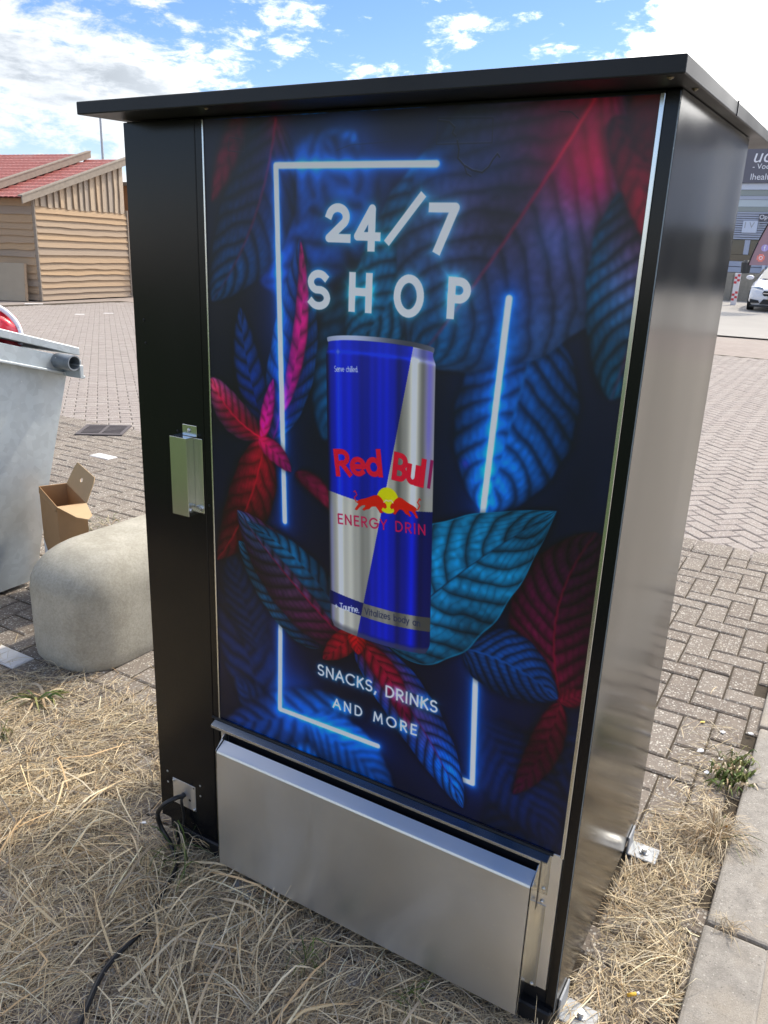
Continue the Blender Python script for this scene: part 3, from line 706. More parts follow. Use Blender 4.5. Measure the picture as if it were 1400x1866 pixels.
bw, bl = .105, .21
def brick_mesh(name, m):
    bm = bmesh.new(); g = .0034; c = .007; X, Y = bl/2-g, bw/2-g
    lo = [bm.verts.new((x, y, -.03)) for x, y in ((-X, -Y), (X, -Y), (X, Y), (-X, Y))]
    mi = [bm.verts.new((x, y, -c*.7)) for x, y in ((-X, -Y), (X, -Y), (X, Y), (-X, Y))]
    to = [bm.verts.new((x, y, 0)) for x, y in ((-X+c, -Y+c), (X-c, -Y+c), (X-c, Y-c), (-X+c, Y-c))]
    for i in range(4):
        j = (i+1) % 4
        bm.faces.new([lo[i], lo[j], mi[j], mi[i]]); bm.faces.new([mi[i], mi[j], to[j], to[i]])
    bm.faces.new(to)
    bmesh.ops.recalc_face_normals(bm, faces=bm.faces)
    me = bpy.data.meshes.new(name); bm.to_mesh(me); bm.free(); me.materials.append(m); return me
ME_A, ME_B, ME_W = brick_mesh('brick', M_brick), brick_mesh('grey_brick', M_brickB), brick_mesh('white_brick', M_white)
bricks = []                                   # x, y, angle, zone
def herring(rot, ox, oy, x0, y0, x1, y1, zone, keep):
    c, s = math.cos(rot), math.sin(rot); n = int(16/bw)
    for i in range(-n, n):
        for j in range(-n, n):
            d = (i-j) % 4
            if d == 0: lx, ly, a = (i+1)*bw, (j+.5)*bw, 0.0
            elif d == 3: lx, ly, a = (i+.5)*bw, (j+1)*bw, math.pi/2
            else: continue
            x, y = ox+c*lx-s*ly, oy+s*lx+c*ly
            if x0 <= x <= x1 and y0 <= y <= y1 and keep(x, y): bricks.append((x, y, a+rot, zone))
camm = cam.matrix_basis.copy(); cami = camm.inverted()
def to_px(p):
    q = cami @ Vector(p)
    if q.z > -.05: return None
    return 700+1449.66*q.x/-q.z, 933-1449.66*q.y/-q.z, -q.z
def visible(x, y, mx=420):
    p = to_px((x, y, 0))
    return p is not None and -mx < p[0] < 1400+mx and 300 < p[1] < 1866+500
def inframe(x, y):
    p = to_px((x, y, 0))
    if p is None: return False
    if not (-20 < p[0] < 1420 and 420 < p[1] < 1890): return False
    l = 235+(p[1]-300)*.060; r = 1372-(p[1]-275)*.170
    return not (l+12 < p[0] < r-8 and p[1] < 1490)
footprint = lambda x, y: .03 < x < 1.13 and .06 < y < .68
herring(0, .008, .02, -9, -1.7, 1.47, 3.5, 'A', lambda x, y: visible(x, y) and not footprint(x, y))
herring(R(45), .03, .01, -3.2, 3.5, 1.47, 15, 'B', visible)
for k in range(-85, 13):
    x = .06+k*bw
    if x < 1.45 and visible(x, 3.505): bricks.append((x, 3.505, math.pi/2, 'E'))
rot49 = R(49); cc_, ss_ = math.cos(rot49), math.sin(rot49)
for j in range(-60, 260):
    for i in range(-70, 80):
        lx, ly = (i+.5*(j % 2))*bl, j*bw; x, y = cc_*lx-ss_*ly, ss_*lx+cc_*ly
        if -16.5 < x < -3.3 and 3.5 < y < 15 and visible(x, y, 160): bricks.append((x, y, rot49, 'C'))
white_spots = [(-1.2923,0.4590), (-3.5092,2.8160), (-13.7306,12.0442), (-13.8663,11.2298), (-17.1100,12.4361)]
cx, cy = cam.location.x, cam.location.y
cand = sorted((b for b in bricks if inframe(b[0], b[1])), key=lambda b: math.hypot(b[0]-cx, b[1]-cy))
nearset = set(cand[:296])
whites = set()
for w_ in white_spots:
    best = min(bricks, key=lambda b: math.hypot(b[0]-w_[0], b[1]-w_[1]))
    if math.hypot(best[0]-w_[0], best[1]-w_[1]) < .3: whites.add(best); nearset.discard(best)
for b in bricks:
    if b in nearset or b in whites:
        white = b in whites
        o = bpy.data.objects.new('white_brick' if white else 'brick', ME_W if white else (ME_A if b[3] in 'AE' else ME_B)); COL.objects.link(o)
        o.location = (b[0], b[1], rnd.uniform(-.0018, .0018)+(.004 if white or b[3] == 'E' else 0)); o.rotation_euler = (rnd.gauss(0, .006), rnd.gauss(0, .006), b[2]+rnd.gauss(0, .008)); o.parent = pavement
        if white: o['label'] = 'white painted marking brick'
def joined_bricks(name, sel, me_src, m):
    src = np.array([v.co[:] for v in me_src.vertices], np.float32); fcs = [tuple(p.vertices) for p in me_src.polygons]
    V, F_ = [], []
    for b in sel:
        a = b[2]+rnd.gauss(0, .008); c, s = math.cos(a), math.sin(a); k = len(V)*len(src)
        tx, ty = rnd.gauss(0, .006), rnd.gauss(0, .006)
        P = np.empty_like(src); P[:, 0] = b[0]+c*src[:, 0]-s*src[:, 1]; P[:, 1] = b[1]+s*src[:, 0]+c*src[:, 1]; P[:, 2] = src[:, 2]+rnd.uniform(-.0018, .0018)+(.004 if b[3] == 'E' else 0)+tx*src[:, 0]+ty*src[:, 1]
        F_ += [tuple(k+i for i in f) for f in fcs]; V.append(P)
    if not V: return
    obj(name, np.concatenate(V), F_, m, pavement, False, 'stuff')
rest = [b for b in bricks if b not in nearset and b not in whites]
joined_bricks('far_bricks', [b for b in rest if b[3] in 'AE'], ME_A, M_brick)
joined_bricks('grey_far_bricks', [b for b in rest if b[3] not in 'AE'], ME_B, M_brickB)
# white dashes far off, bricks of a parking bay line
for px_ in ((-13.7306,12.0442), (-13.7513,11.1342), (-17.0982,12.4600)):
    o = bpy.data.objects.new('white_brick', ME_W); COL.objects.link(o); o.location = (px_[0], px_[1], -.004); o.rotation_euler = (0, 0, R(49)); o.scale = (2.2, 2.0, 1); o.parent = pavement

# asphalt road rising gently on the far right
M_asph = simple('pale_worn_asphalt', (.33, .31, .28), .9, var=.15, scale=.6)
obj('road', [(-4.5, 19.6, .02), (60, 21.5, .02), (60, 60, .62), (-40, 60, .62), (-40, 22, .02)], [(0, 1, 2, 3, 4)], M_asph, None, False, 'structure')

M_lawn = simple('verge_grass', (.06, .085, .025), .9, var=.4, scale=3, spec=.15)
sheet('lawn', -30, -40, 30, -2.25, .03, M_lawn)
# kerb and sandy walk on the right
walk = sheet('sidewalk', 1.545, -2.25, 5.5, 14, .017, M_walk)
kerb = empty('kerb', (1.40, .47, 0)); kerb['kind'] = 'structure'
def kerb_mesh():
    bm = bmesh.new(); L = 1.055
    add_box(bm, (0, 0, -.08), (.150, L-.008, .027), None, .009, 2); bmesh.ops.recalc_face_normals(bm, faces=bm.faces)
    me = bpy.data.meshes.new('kerb_stone'); bm.to_mesh(me); bm.free(); me.materials.append(M_kerb); return me
KM = kerb_mesh()
for k in range(-4, 9):
    o = bpy.data.objects.new('kerb_stone', KM); COL.objects.link(o); o.parent = kerb
    o.location = (rnd.uniform(-.004, .004)+(k*.012), k*1.06, rnd.uniform(-.004, .004)); o.rotation_euler = (0, rnd.gauss(0, .01), R(-.7)+rnd.gauss(0, .004))

# ================================================================== kiosk
KW, KD = 1.1627, .7411
ZB = .05
kiosk = tag(empty('vending_kiosk'), 'tall black vending kiosk with a glossy neon leaf poster and a zinc delivery flap', 'vending machine')
sl_r = .036                                    # roof slope, rising to the back
zr = lambda y: 1.845+sl_r*(y+.11)              # underside of the roof
def cab():
    bm = bmesh.new()
    x0, x1, y0, y1 = .004, KW-.004, .004, KD
    v = [bm.verts.new(p) for p in ((x0, y0, ZB), (x1, y0, ZB), (x1, y1, ZB), (x0, y1, ZB), (x0, y0, zr(y0)-.002), (x1, y0, zr(y0)-.002), (x1, y1, zr(y1)-.002), (x0, y1, zr(y1)-.002))]
    for f in ((0, 3, 2, 1), (4, 5, 6, 7), (0, 1, 5, 4), (1, 2, 6, 5), (2, 3, 7, 6), (3, 0, 4, 7)): bm.faces.new([v[i] for i in f])
    return bobj('cabinet', bm, M_blackm, kiosk)
cab()
# right hand sheet with folded front edge
def side_sheet():
    bm = bmesh.new(); t = .0035; x = KW-.004
    P = [(0.0, ZB-.004), (KD+.003, ZB-.004), (KD+.003, zr(KD)-.002), (0.0, zr(0)-.002)]
    a = [bm.verts.new((x, y, z)) for y, z in P]; n = 14
    # a slightly uneven sheet: grid so that the surface is not perfectly flat
    grid = []
    for i in range(n+1):
        row = []
        for j in range(n*2+1):
            y = (KD+.003)*i/n; z = (ZB-.004)+(zr(y)-.002-(ZB-.004))*j/(2*n)
            off = .0009*math.sin(i*.55+j*.21)+.0007*math.sin(j*.47+1.3)
            if i in (0, n) or j in (0, 2*n): off = 0
            row.append(bm.verts.new((KW+off, y, z)))
        grid.append(row)
    for i in range(n):
        for j in range(2*n): bm.faces.new([grid[i][j], grid[i+1][j], grid[i+1][j+1], grid[i][j+1]])
    ring = [grid[i][0] for i in range(n+1)]+[grid[n][j] for j in range(1, 2*n+1)]+[grid[i][2*n] for i in range(n-1, -1, -1)]+[grid[0][j] for j in range(2*n-1, 0, -1)]
    inn = [bm.verts.new((x, v.co.y, v.co.z)) for v in ring]
    for k in range(len(ring)):
        k2 = (k+1) % len(ring); bm.faces.new([ring[k], ring[k2], inn[k2], inn[k]])
    bm.verts.ensure_lookup_table()
    for v in a: bm.verts.remove(v)
    return bobj('side_panel', bm, M_side, kiosk, True, None, True)
sp = side_sheet()
mdf = sp.modifiers.new('edge', 'EDGE_SPLIT'); mdf.split_angle = R(40)
# front: door column on the left
door = box('door', (0, -.004, ZB+.005), (.2045, .012, zr(0)-.004), M_black, kiosk, .0015)
box('door_post', (.2075, -.006, ZB+.005), (.2262, .012, zr(0)-.004), M_black, kiosk, .0012)
box('corner_post', (1.1405, -.006, ZB-.004), (KW-.0005, .0035, zr(0)-.004), M_black, kiosk, .0012)
box('edge_trim', (KW-.0012, -.0072, ZB-.004), (KW+.0006, -.0062, zr(0)-.02), M_tubeg, kiosk)
for xx, z0 in ((.2264, .44), (1.1328, .445)):
    box('zinc_strip', (xx, -.0068, z0), (xx+(.0040 if xx < 1 else .0072), .011, 1.842), M_zinc, kiosk, .0008)
po = obj('poster', [(.2306, -.0035, .4496), (1.1325, -.0035, .4496), (1.1325, -.0035, 1.842), (.2306, -.0035, 1.842)], [(0, 1, 2, 3)], M_poster, kiosk)
uv = po.data.uv_layers.new(name='uv')
for li, c in enumerate(((0, 0), (1, 0), (1, 1.001), (0, 1.001))): uv.data[li].uv = c
box('poster_backing', (.2306, -.003, .4496), (1.1325, .0035, 1.842), M_blackm, kiosk)
# embossed labels under the vinyl
for (u, v, a, b) in ((.205, .1, 0, 0),): pass
# zinc sheet behind the flap
box('kick_panel', (.2306, -.0045, .095), (1.1378, .0035, .4485), M_flap, kiosk, .0008)
# delivery hopper
hop = bpy.data.objects.new('delivery_flap', None)
XL, XR, YF = .262, 1.0925, -.056
def flap_mesh():
    prof = [(-.027, .4095), (-.050, .3975), (-.0555, .394), (-.0575, .389), (-.0575, .050), (-.054, .0465), (-.030, .0465)]
    t = .0014; V, F_ = [], []
    n = len(prof)
    for x in (XL, XR):
        for y, z in prof: V.append((x, y, z))
        for k, (y, z) in enumerate(prof):
            p0 = Vector(prof[max(k-1, 0)]); p1 = Vector(prof[min(k+1, n-1)]); d = (p1-p0).normalized(); V.append((x, y+d.y*-t*-1 if False else y-d[1]*t, z+d[0]*t))
    for k in range(n-1):
        F_ += [(k, k+1, 2*n+k+1, 2*n+k), (n+k+1, n+k, 3*n+k, 3*n+k+1), (k+1, k, n+k, n+k+1), (2*n+k, 2*n+k+1, 3*n+k+1, 3*n+k)]
    F_ += [(0, 2*n, 3*n, n), (n-1, 2*n-1, 4*n-1, 3*n-1)]
    return V, F_
V_, F_ = flap_mesh()
flap = obj('delivery_flap', V_, F_, M_flap, kiosk)
bm = bmesh.new(); bm.from_mesh(flap.data); bmesh.ops.recalc_face_normals(bm, faces=bm.faces); bm.to_mesh(flap.data); bm.free()
box('slot_shade', (XL+.002, -.012, .30), (XR+.004, -.0048, .4335), M_dark, kiosk)  # dark panel, the shade inside the opening put into its colour
hood = prism('hood', [(-.0036, .4462), (-.0245, .4372), (-.0245, .4345), (-.0036, .4400)], 1.1125-.2165, ((.2165, 0, 0), (0, 1, 0), (0, 0, 1), (1, 0, 0)), M_hood, kiosk)
box('hood_lip', (.2165, -.0262, .4300), (1.0985, -.0247, .4376), M_zinc, hood, .0004)
cyl('hinge_rod', (.205, -.0065, .4470), (1.1185, -.0065, .4470), .0034, M_blackm, kiosk, 10)
for xx, sgn in ((XL-.0022, -1), (XR+.0022, 1)):
    bm = bmesh.new(); t = .0014
    x0, x1 = sorted((xx, xx+sgn*t))
    # side cheek with its two flanges lying on the kick panel
    pr = [(-.0035, .424), (-.024, .424), (-.0565, .394), (-.0565, .052), (-.0035, .092)]
    aa = [bm.verts.new((x0, y, z)) for y, z in pr]; bb = [bm.verts.new((x1, y, z)) for y, z in pr]
    bm.faces.new(aa); bm.faces.new(bb[::-1])
    for i in range(5): bm.faces.new([aa[i], aa[(i+1) % 5], bb[(i+1) % 5], bb[i]])
    ck = bobj('hopper_cheek', bm, M_zinc, kiosk)
    fx0, fx1 = sorted((xx+sgn*t, xx+sgn*.0215))
    box('flange', (fx0, -.0062, .342), (fx1, -.0047, .4400), M_zinc, ck)
    box('flange', (fx0, -.0062, .094), (fx1, -.0047, .3135), M_zinc, ck)
    for z in (.356, .322, .098):
        bm = bmesh.new(); add_cyl(bm, (xx+sgn*.012, -.0062, z), (xx+sgn*.012, -.0092, z), .0046, 12, .003); bobj('rivet', bm, M_bolt, ck, True)
# feet and base frame
box('base_frame', (.02, .010, .012), (KW-.02, KD-.02, ZB), M_blackm, kiosk)
box('foot', (1.086, -.020, .0), (1.158, .06, .052), M_blackm, kiosk, .004)
box('foot', (.055, -.012, .0), (.235, .06, .05), M_blackm, kiosk, .004)
# roof tray
def roof_geo():
    x0, x1, y0, y1, h = -.015, 1.187, -.112, 1.02, .0245
    bm = bmesh.new(); add_box(bm, (x0, y0, 0), (x1, y1, h), None, .0022, 2)
    for v in bm.verts: v.co.z += 1.845+sl_r*(v.co.y+.11)
    return bobj('roof', bm, M_blackm, kiosk)
roof = roof_geo()
bm = bmesh.new(); add_box(bm, (1.186, .3585, zr(.36)+.0005), (1.1885, .3625, zr(.36)+.0262)); bobj('roof_seam', bm, M_dark, roof)
for x, y in ((.317, -.09), (1.163, -.09), (1.176, .02)):
    z = zr(y)
    bm = bmesh.new(); add_cyl(bm, (x, y, z), (x, y, z-.0018), .0052, 16, .0046); add_cyl(bm, (x, y, z-.0018), (x, y, z-.0034), .0036, 16, .0015); bobj('screw', bm, M_oldscrew, roof, True)
# door handle box
hd = bpy.data.objects.new('door_handle', None)
def handle():
    bm = bmesh.new()
    # open folded channel: front face, right cheek, flange on the right
    add_box(bm, (.1220, -.0305, .989), (.1735, -.0292, 1.178), None, .0004)
    add_box(bm, (.1722, -.0291, .9895), (.1735, -.0045, 1.1775), None, .0003)
    add_box(bm, (.1220, -.0291, .9895), (.1233, -.0045, 1.1775), None, .0003)
    add_box(bm, (.1220, -.0291, 1.1764), (.1735, -.0046, 1.1778), None, .0003)
    h = bobj('door_handle', bm, M_zinc, kiosk)
    box('flange', (.1737, -.0062, .996), (.2000, -.0046, 1.176), M_zinc, h, .0006)
    box('tab', (.140, -.0062, 1.1785), (.184, -.0046, 1.2045), M_zinc, h, .0007)
    bm = bmesh.new(); p = (.161, -.0062, 1.1925); add_cyl(bm, p, (p[0], p[1]-.003, p[2]), .0052, 14, .0035); bobj('screw', bm, M_bolt, h, True)
    bm = bmesh.new(); add_cyl(bm, (.190, -.0062, 1.008), (.190, -.011, 1.008), .0062, 6, .0056); add_cyl(bm, (.190, -.011, 1.008), (.190, -.014, 1.008), .0035, 10); bobj('screw', bm, M_bolt, h)
    bm = bmesh.new(); add_cyl(bm, (.1737, -.0235, 1.004), (.1785, -.0235, 1.004), .0050, 6, .0045); bobj('screw', bm, M_bolt, h)
    bm = bmesh.new(); add_cyl(bm, (.1795, -.0062, 1.010), (.1795, -.0092, 1.010), .0040, 10, .003); bobj('rivet', bm, M_bolt, h)
handle()
# cable plate
plate = box('cable_plate', (.050, -.0056, .119), (.1330, -.0042, .1985), M_flap, kiosk, .0004)
for x, z in ((.0555, .193), (.1275, .124)):
    bm = bmesh.new(); add_cyl(bm, (x, -.0056, z), (x, -.0095, z), .0048, 12, .003); bobj('screw', bm, M_bolt, plate, True)
for x, z, r_ in ((.1275, .193, .0026), (.1115, .148, .0040)):
    cyl('hole', (x, -.0057, z), (x, -.0060, z), r_, M_dark, plate, 14)  # flat dark discs, shade of the holes given as colour
cyl('cable_gland', (.0905, -.0056, .158), (.0905, -.017, .158), .0075, M_rubber, plate, 14)
# small screws in the column
for x, z in ((.032, 1.432), (.034, 1.380), (.123, 1.185), (.030, .210), (.030, .175), (.150, .21), (.150, .177), (.2165, 1.02), (.2165, .09)):
    bm = bmesh.new(); yy = -.004 if x < .205 else -.006; add_cyl(bm, (x, yy, z), (x, yy-.0014, z), .0034, 10, .0022); bobj('screw', bm, M_blackm if z > .3 else M_bolt, kiosk, True)
# anchor brackets
def bracket(x, y, rz, name='bracket'):
    bm = bmesh.new(); mt = Matrix.Translation((x, y, 0)) @ Matrix.Rotation(rz, 4, 'Z')
    add_box(bm, (.003, -.033, .004), (.082, .033, .010), mt, .003, 2)
    add_box(bm, (.0005, -.033, .004), (.006, .033, .062), mt, .0015)
    b_ = bobj(name, bm, M_bracket, kiosk)
    bm = bmesh.new(); c = mt @ Vector((.045, 0, .010)); add_cyl(bm, c, c+Vector((0, 0, .003)), .013, 16); add_cyl(bm, c+Vector((0, 0, .003)), c+Vector((0, 0, .014)), .009, 12, .008)
    bobj('bolt', bm, M_bolt, b_)
bracket(KW+.0005, .655, 0); bracket(KW+.0005, .052, 0); bracket(.345, -.001, R(-90))

# power cable
cable = tube('power_cable', [(.0905, -.012, .158), (.086, -.035, .163), (.062, -.055, .145), (.040, -.058, .105), (.045, -.052, .060), (.090, -.060, .022), (.150, -.105, .016), (.190, -.20, .020), (0.2255,-0.2928,0.0120), (0.2420,-0.3919,0.0260), (0.2580,-0.4533,0.0280), (0.3084,-0.5494,0.0260), (0.3295,-0.6174,0.0120), (.20, -.85, .008), (.05, -1.15, .006)], .0065, M_rubber, None, 10)
tag(cable, 'black power cable running from the metal plate down through the straw', 'cable')
cab2 = tube('black_wire', [(.094, -.012, .156), (.096, -.022, .150), (.098, -.018, .10), (.10, -.03, .05), (.092, -.045, .012)], .0038, M_rubber, None, 8)
tag(cab2, 'thin black wire hanging straight down from the cable gland', 'cable')

# ================================================================== concrete block
def block_geo():
    W2, H_, z0, L = .215, .455, .30, 1.7; n = 26
    V, F_ = [], []; levels = []
    zs = [0, .012, .06, .12, z0]+[z0+(H_-z0)*math.sin(R(a)) for a in (12, 24, 36, 48, 58, 68, 76, 83, 88)]
    for z in zs:
        inset = .012 if z == 0 else (0.004 if z < .02 else 0.0)
        k = 0 if z <= z0 else 1-math.sqrt(max(0, 1-((z-z0)/(H_-z0))**2))
        r = W2*(1-k*.52)-inset; front = -.30*k*1.0
        ring = []
        for i in range(n+1):                    # nose half circle facing -y
            a = math.pi+math.pi*i/n
            ex = math.copysign(abs(math.cos(a))**.72, math.cos(a)); ey = math.copysign(abs(math.sin(a))**.72, math.sin(a))
            ring.append((r*ex, W2+(r*ey*1.0-front*.35), z))
        ring.append((r, L, z)); ring.append((-r, L, z))
        levels.append(ring)
    m_ = len(levels[0])
    for ring in levels: V += ring
    for a in range(len(levels)-1):
        for i in range(m_): F_.append((a*m_+i, a*m_+(i+1) % m_, (a+1)*m_+(i+1) % m_, (a+1)*m_+i))
    F_.append(tuple(range((len(levels)-1)*m_, len(levels)*m_)))
    o = obj('concrete_block', V, F_, M_conc, None, True)
    o.location = (-1.035, .435, -.004); o.rotation_euler = (0, 0, R(-2))
    md = o.modifiers.new('edge', 'EDGE_SPLIT'); md.split_angle = R(75)
    tag(o, 'low grey concrete barrier block with rounded nose beside the kiosk', 'concrete block')
    return o
block_geo()

# ================================================================== galvanised waste container
def container():
    # side of the bin faces +x; its top slopes down towards +y
    root = tag(empty('waste_container', (-1.78, .6, 0)), 'galvanised steel waste container with sloping lid and tube lug on its side', 'container')
    yo = .6; D_ = 1.22; SL = -.267
    top = lambda y: .975+SL*(y-1.256)          # underside line of the rim, world y
    def side(x, k):
        yb0, yb1, yt0, yt1 = .12, .93, -.02, 1.215
        pts = [(yt1-k, top(yt1)+.05), (1.055-k, .50)]
        r = .07; c = (yb1-.055, .02+r)
        for a_ in (0, 22, 45, 67, 90): pts.append((c[0]+r*math.cos(R(a_))-k, c[1]-r*math.sin(R(a_))))
        pts += [(yb0+k, .02), (.04+k, .55), (yt0+k, top(yt0)+.05)]
        return [(x, y-yo, z) for y, z in pts]
    A, B = side(0, 0), side(-D_, 0); n = len(A)
    F_ = [tuple(range(n)), tuple(range(n, 2*n))[::-1]]+[(i, (i+1) % n, n+(i+1) % n, n+i) for i in range(n)]
    b_ = obj('body', A+B, F_, M_galv, root)
    bm = bmesh.new(); bm.from_mesh(b_.data); bmesh.ops.recalc_face_normals(bm, faces=bm.faces); bm.to_mesh(b_.data); bm.free()
    def slat(name, x0, x1, y0, y1, z0, z1, m, extra=0.0, bev=.003, parent=root):
        bm = bmesh.new(); add_box(bm, (x0, y0-yo, z0), (x1, y1-yo, z1), None, bev)
        for v in bm.verts: v.co.z += top(v.co.y+yo)+extra*(1.256-(v.co.y+yo))
        return bobj(name, bm, m, parent)
    slat('rim', .002, .034, -.04, 1.265, .0, .082, M_galv)
    slat('rim_lip', .0345, .052, -.04, 1.268, -.006, .006, M_galv, 0, .002)
    slat('rim_end', -D_, .0, 1.218, 1.266, .0, .082, M_galv)
    # lid, propped open a little at the high end
    slat('lid', -D_-.02, .040, -.06, 1.256, .100, .137, M_galv, .012)
    # lug tube pointing out of the side
    bm = bmesh.new(); r0, r1 = .0355, .0295; nn = 24; yc, zc = 1.131-yo, 1.062
    def circ(x, r): return [bm.verts.new((x, yc+r*math.cos(2*math.pi*i/nn), zc+r*math.sin(2*math.pi*i/nn))) for i in range(nn)]
    a, b2, c2, d2 = circ(.035, r0), circ(.150, r0), circ(.150, r1), circ(.04, r1)
    for P, Q_ in ((a, b2), (b2, c2), (c2, d2)):
        for i in range(nn): bm.faces.new([P[i], P[(i+1) % nn], Q_[(i+1) % nn], Q_[i]])
    bm.faces.new(d2); bm.faces.new(a)
    tb_ = bobj('lug_tube', bm, M_tubeg, root, True); md = tb_.modifiers.new('edge', 'EDGE_SPLIT'); md.split_angle = R(40)
    slat('lug_bracket', .0345, .155, 1.155, 1.175, -.012, .05, M_galv, 0, .002)
    return root
container()
# red bag with a white hem on the lid
def bag():
    m, nt, b = mat('red_plastic_film')
    c = ramp(nt, noise(nt, 14, 5, .6, 'Object', (1, 1, 1)), [(.34, (.50, .012, .03)), (.54, (.78, .035, .06)), (.70, (.85, .20, .22))])
    nt.links.new(c, b.inputs['Base Color']); b.inputs['Roughness'].default_value = .28
    mw = simple('white_plastic_hem', (.78, .76, .82), .35)
    root = tag(empty('plastic_bag', BAGLOC), 'shiny red plastic bag with white hem lying on the container lid', 'plastic bag')
    bm = bmesh.new(); bmesh.ops.create_icosphere(bm, subdivisions=4, radius=1.0)
    r2 = random.Random(4)
    ph = [(r2.uniform(3, 11), r2.uniform(3, 11), r2.uniform(3, 11), r2.uniform(0, 6)) for _ in range(8)]
    for v in bm.verts:
        k = 1+sum(.030*math.sin(a*v.co.x+b_*v.co.y+c_*v.co.z+d) for a, b_, c_, d in ph)
        v.co = Vector((v.co.x*.20*k, v.co.y*.10*k, max(v.co.z, -.5)*.150*k))
    bobj('bag_body', bm, m, root, True)
    pts = [(.205*math.cos(R(a)), -.03, .156*math.sin(R(a))) for a in range(96, -22, -10)]
    tube('hem', pts, .012, mw, root, 8, 3)
    root.rotation_euler = (0, 0, R(38))
BAGLOC = (-2.0200,0.9170,1.1743)
bag()

# ================================================================== cardboard box
def cbox():
    zt = .50
    A, B, C_, D = [Vector(v) for v in ((-1.7462,0.9407,0.5000), (-1.7804,1.0707,0.5000), (-1.4667,0.9448,0.5000), (-1.4174,0.7582,0.5000))]
    # make it a true rectangle: corner D with edges towards A and C
    e1 = (A-D)*.5+(B-C_)*.5; e2 = (C_-D)*.5+(B-A)*.5
    e2 = e2-e1*(e1.dot(e2)/e1.dot(e1))
    root = tag(empty('cardboard_box', (D.x+.025, D.y+.03, 0)), 'open brown cardboard box with flaps up between container and concrete block', 'box')
    o = Vector((0, 0, 0)); P = [o, e2, e2+e1, e1]       # D, C, B, A
    P = [Vector((p.x, p.y, 0)) for p in P]; H_ = zt; t = .004
    ctr = sum(P, Vector())/4
    inn = [p+(ctr-p)*.04 for p in P]
    up = Vector((0, 0, H_))
    V = [*P, *[p+up for p in P], *[p+up for p in inn], *[p+Vector((0, 0, .01)) for p in inn]]
    F_ = []
    for i in range(4):
        j = (i+1) % 4
        F_ += [(i, j, 4+j, 4+i), (4+i, 4+j, 8+j, 8+i), (8+i, 8+j, 12+j, 12+i)]
    F_ += [(0, 3, 2, 1), (12, 13, 14, 15)]
    b_ = obj('carton', V, F_, M_card, root)
    bm = bmesh.new(); bm.from_mesh(b_.data); bmesh.ops.recalc_face_normals(bm, faces=bm.faces); bm.to_mesh(b_.data); bm.free()
    def flap(name, p, q, out, w0, m, hole=False, taper=.06):
        p, q, out = Vector(p), Vector(q), Vector(out).normalized(); d = (q-p); L = d.length; d.normalize(); nrm_ = d.cross(out).normalized()
        bm = bmesh.new()
        outl = [(0, 0), (L, 0), (L-taper*.5, w0*.8), (L-taper, w0), (taper, w0), (taper*.5, w0*.8)]
        es = []
        vs_ = [bm.verts.new(p+d*a+out*b) for a, b in outl]
        es += [bm.edges.new((vs_[i], vs_[(i+1) % 6])) for i in range(6)]
        if hole:
            hv = [bm.verts.new(p+d*(L*.5+.022*math.cos(2*math.pi*i/14))+out*(w0*.55+.010*math.sin(2*math.pi*i/14))) for i in range(14)]
            es += [bm.edges.new((hv[i], hv[(i+1) % 14])) for i in range(14)]
        bmesh.ops.triangle_fill(bm, use_beauty=True, use_dissolve=False, edges=es)
        r = bmesh.ops.extrude_face_region(bm, geom=list(bm.faces))
        for v in [g for g in r['geom'] if isinstance(g, bmesh.types.BMVert)]: v.co += nrm_*.003
        return bobj(name, bm, m, root)
    top = [p+up for p in P]
    n2 = e2.normalized(); n1 = e1.normalized()
    flap('flap', top[0], top[1], -n1+n2*.18+Vector((0, 0, -.16)), .155, M_cardlit)                    # towards the viewer
    flap('flap', top[1], top[2], n2*.30+Vector((0, 0, .62)), .115, M_cardlit, True, .03)        # right hand, standing up
    flap('flap', top[3], top[0], -n2*.10+Vector((0, 0, -.5)), .028, M_card, False, .02)
    flap('flap', top[2], top[3], n1*.4+Vector((0, 0, -.8)), .06, M_card, False, .02)
    # printed label low on the left face
    nl = -n2
    a_ = P[3]+(P[0]-P[3])*.02+nl*.002; b2 = P[3]+(P[0]-P[3])*.72+nl*.002
    obj('label_sticker', [a_+Vector((0, 0, .02)), b2+Vector((0, 0, .02)), b2+Vector((0, 0, .10)), a_+Vector((0, 0, .25))], [(0, 1, 2, 3)], M_paper, root)
cbox()

# drain grate
def drain():
    g0 = Vector((-4.1567,3.4208)).to_3d(); root = tag(empty('drain_grate', (g0.x, g0.y, 0), R(35)), 'dark iron drain grate set flush in the brick paving', 'drain')
    mi = simple('cast_iron', (.10, .085, .085), .7, .2)
    box('pit', (-.19, -.19, -.004), (.19, .19, .002), M_dark, root)  # dark slab under the bars, colour standing for the shade below
    bm = bmesh.new()
    for a, b in (((-.20, -.20, .0021), (.20, -.17, .012)), ((-.20, .17, .0021), (.20, .20, .012)), ((-.20, -.169, .0021), (-.17, .169, .012)), ((.17, -.169, .0021), (.20, .169, .012)), ((-.012, -.169, .0021), (.012, .169, .0115))): add_box(bm, a, b)
    bobj('frame', bm, mi, root)
    for k in range(7):
        y = -.150+k*.05; box('bar', (-.169, y-.012, .0022), (-.013, y+.012, .0108), mi, root); box('bar', (.013, y-.012, .0022), (.169, y+.012, .0108), mi, root)
drain()
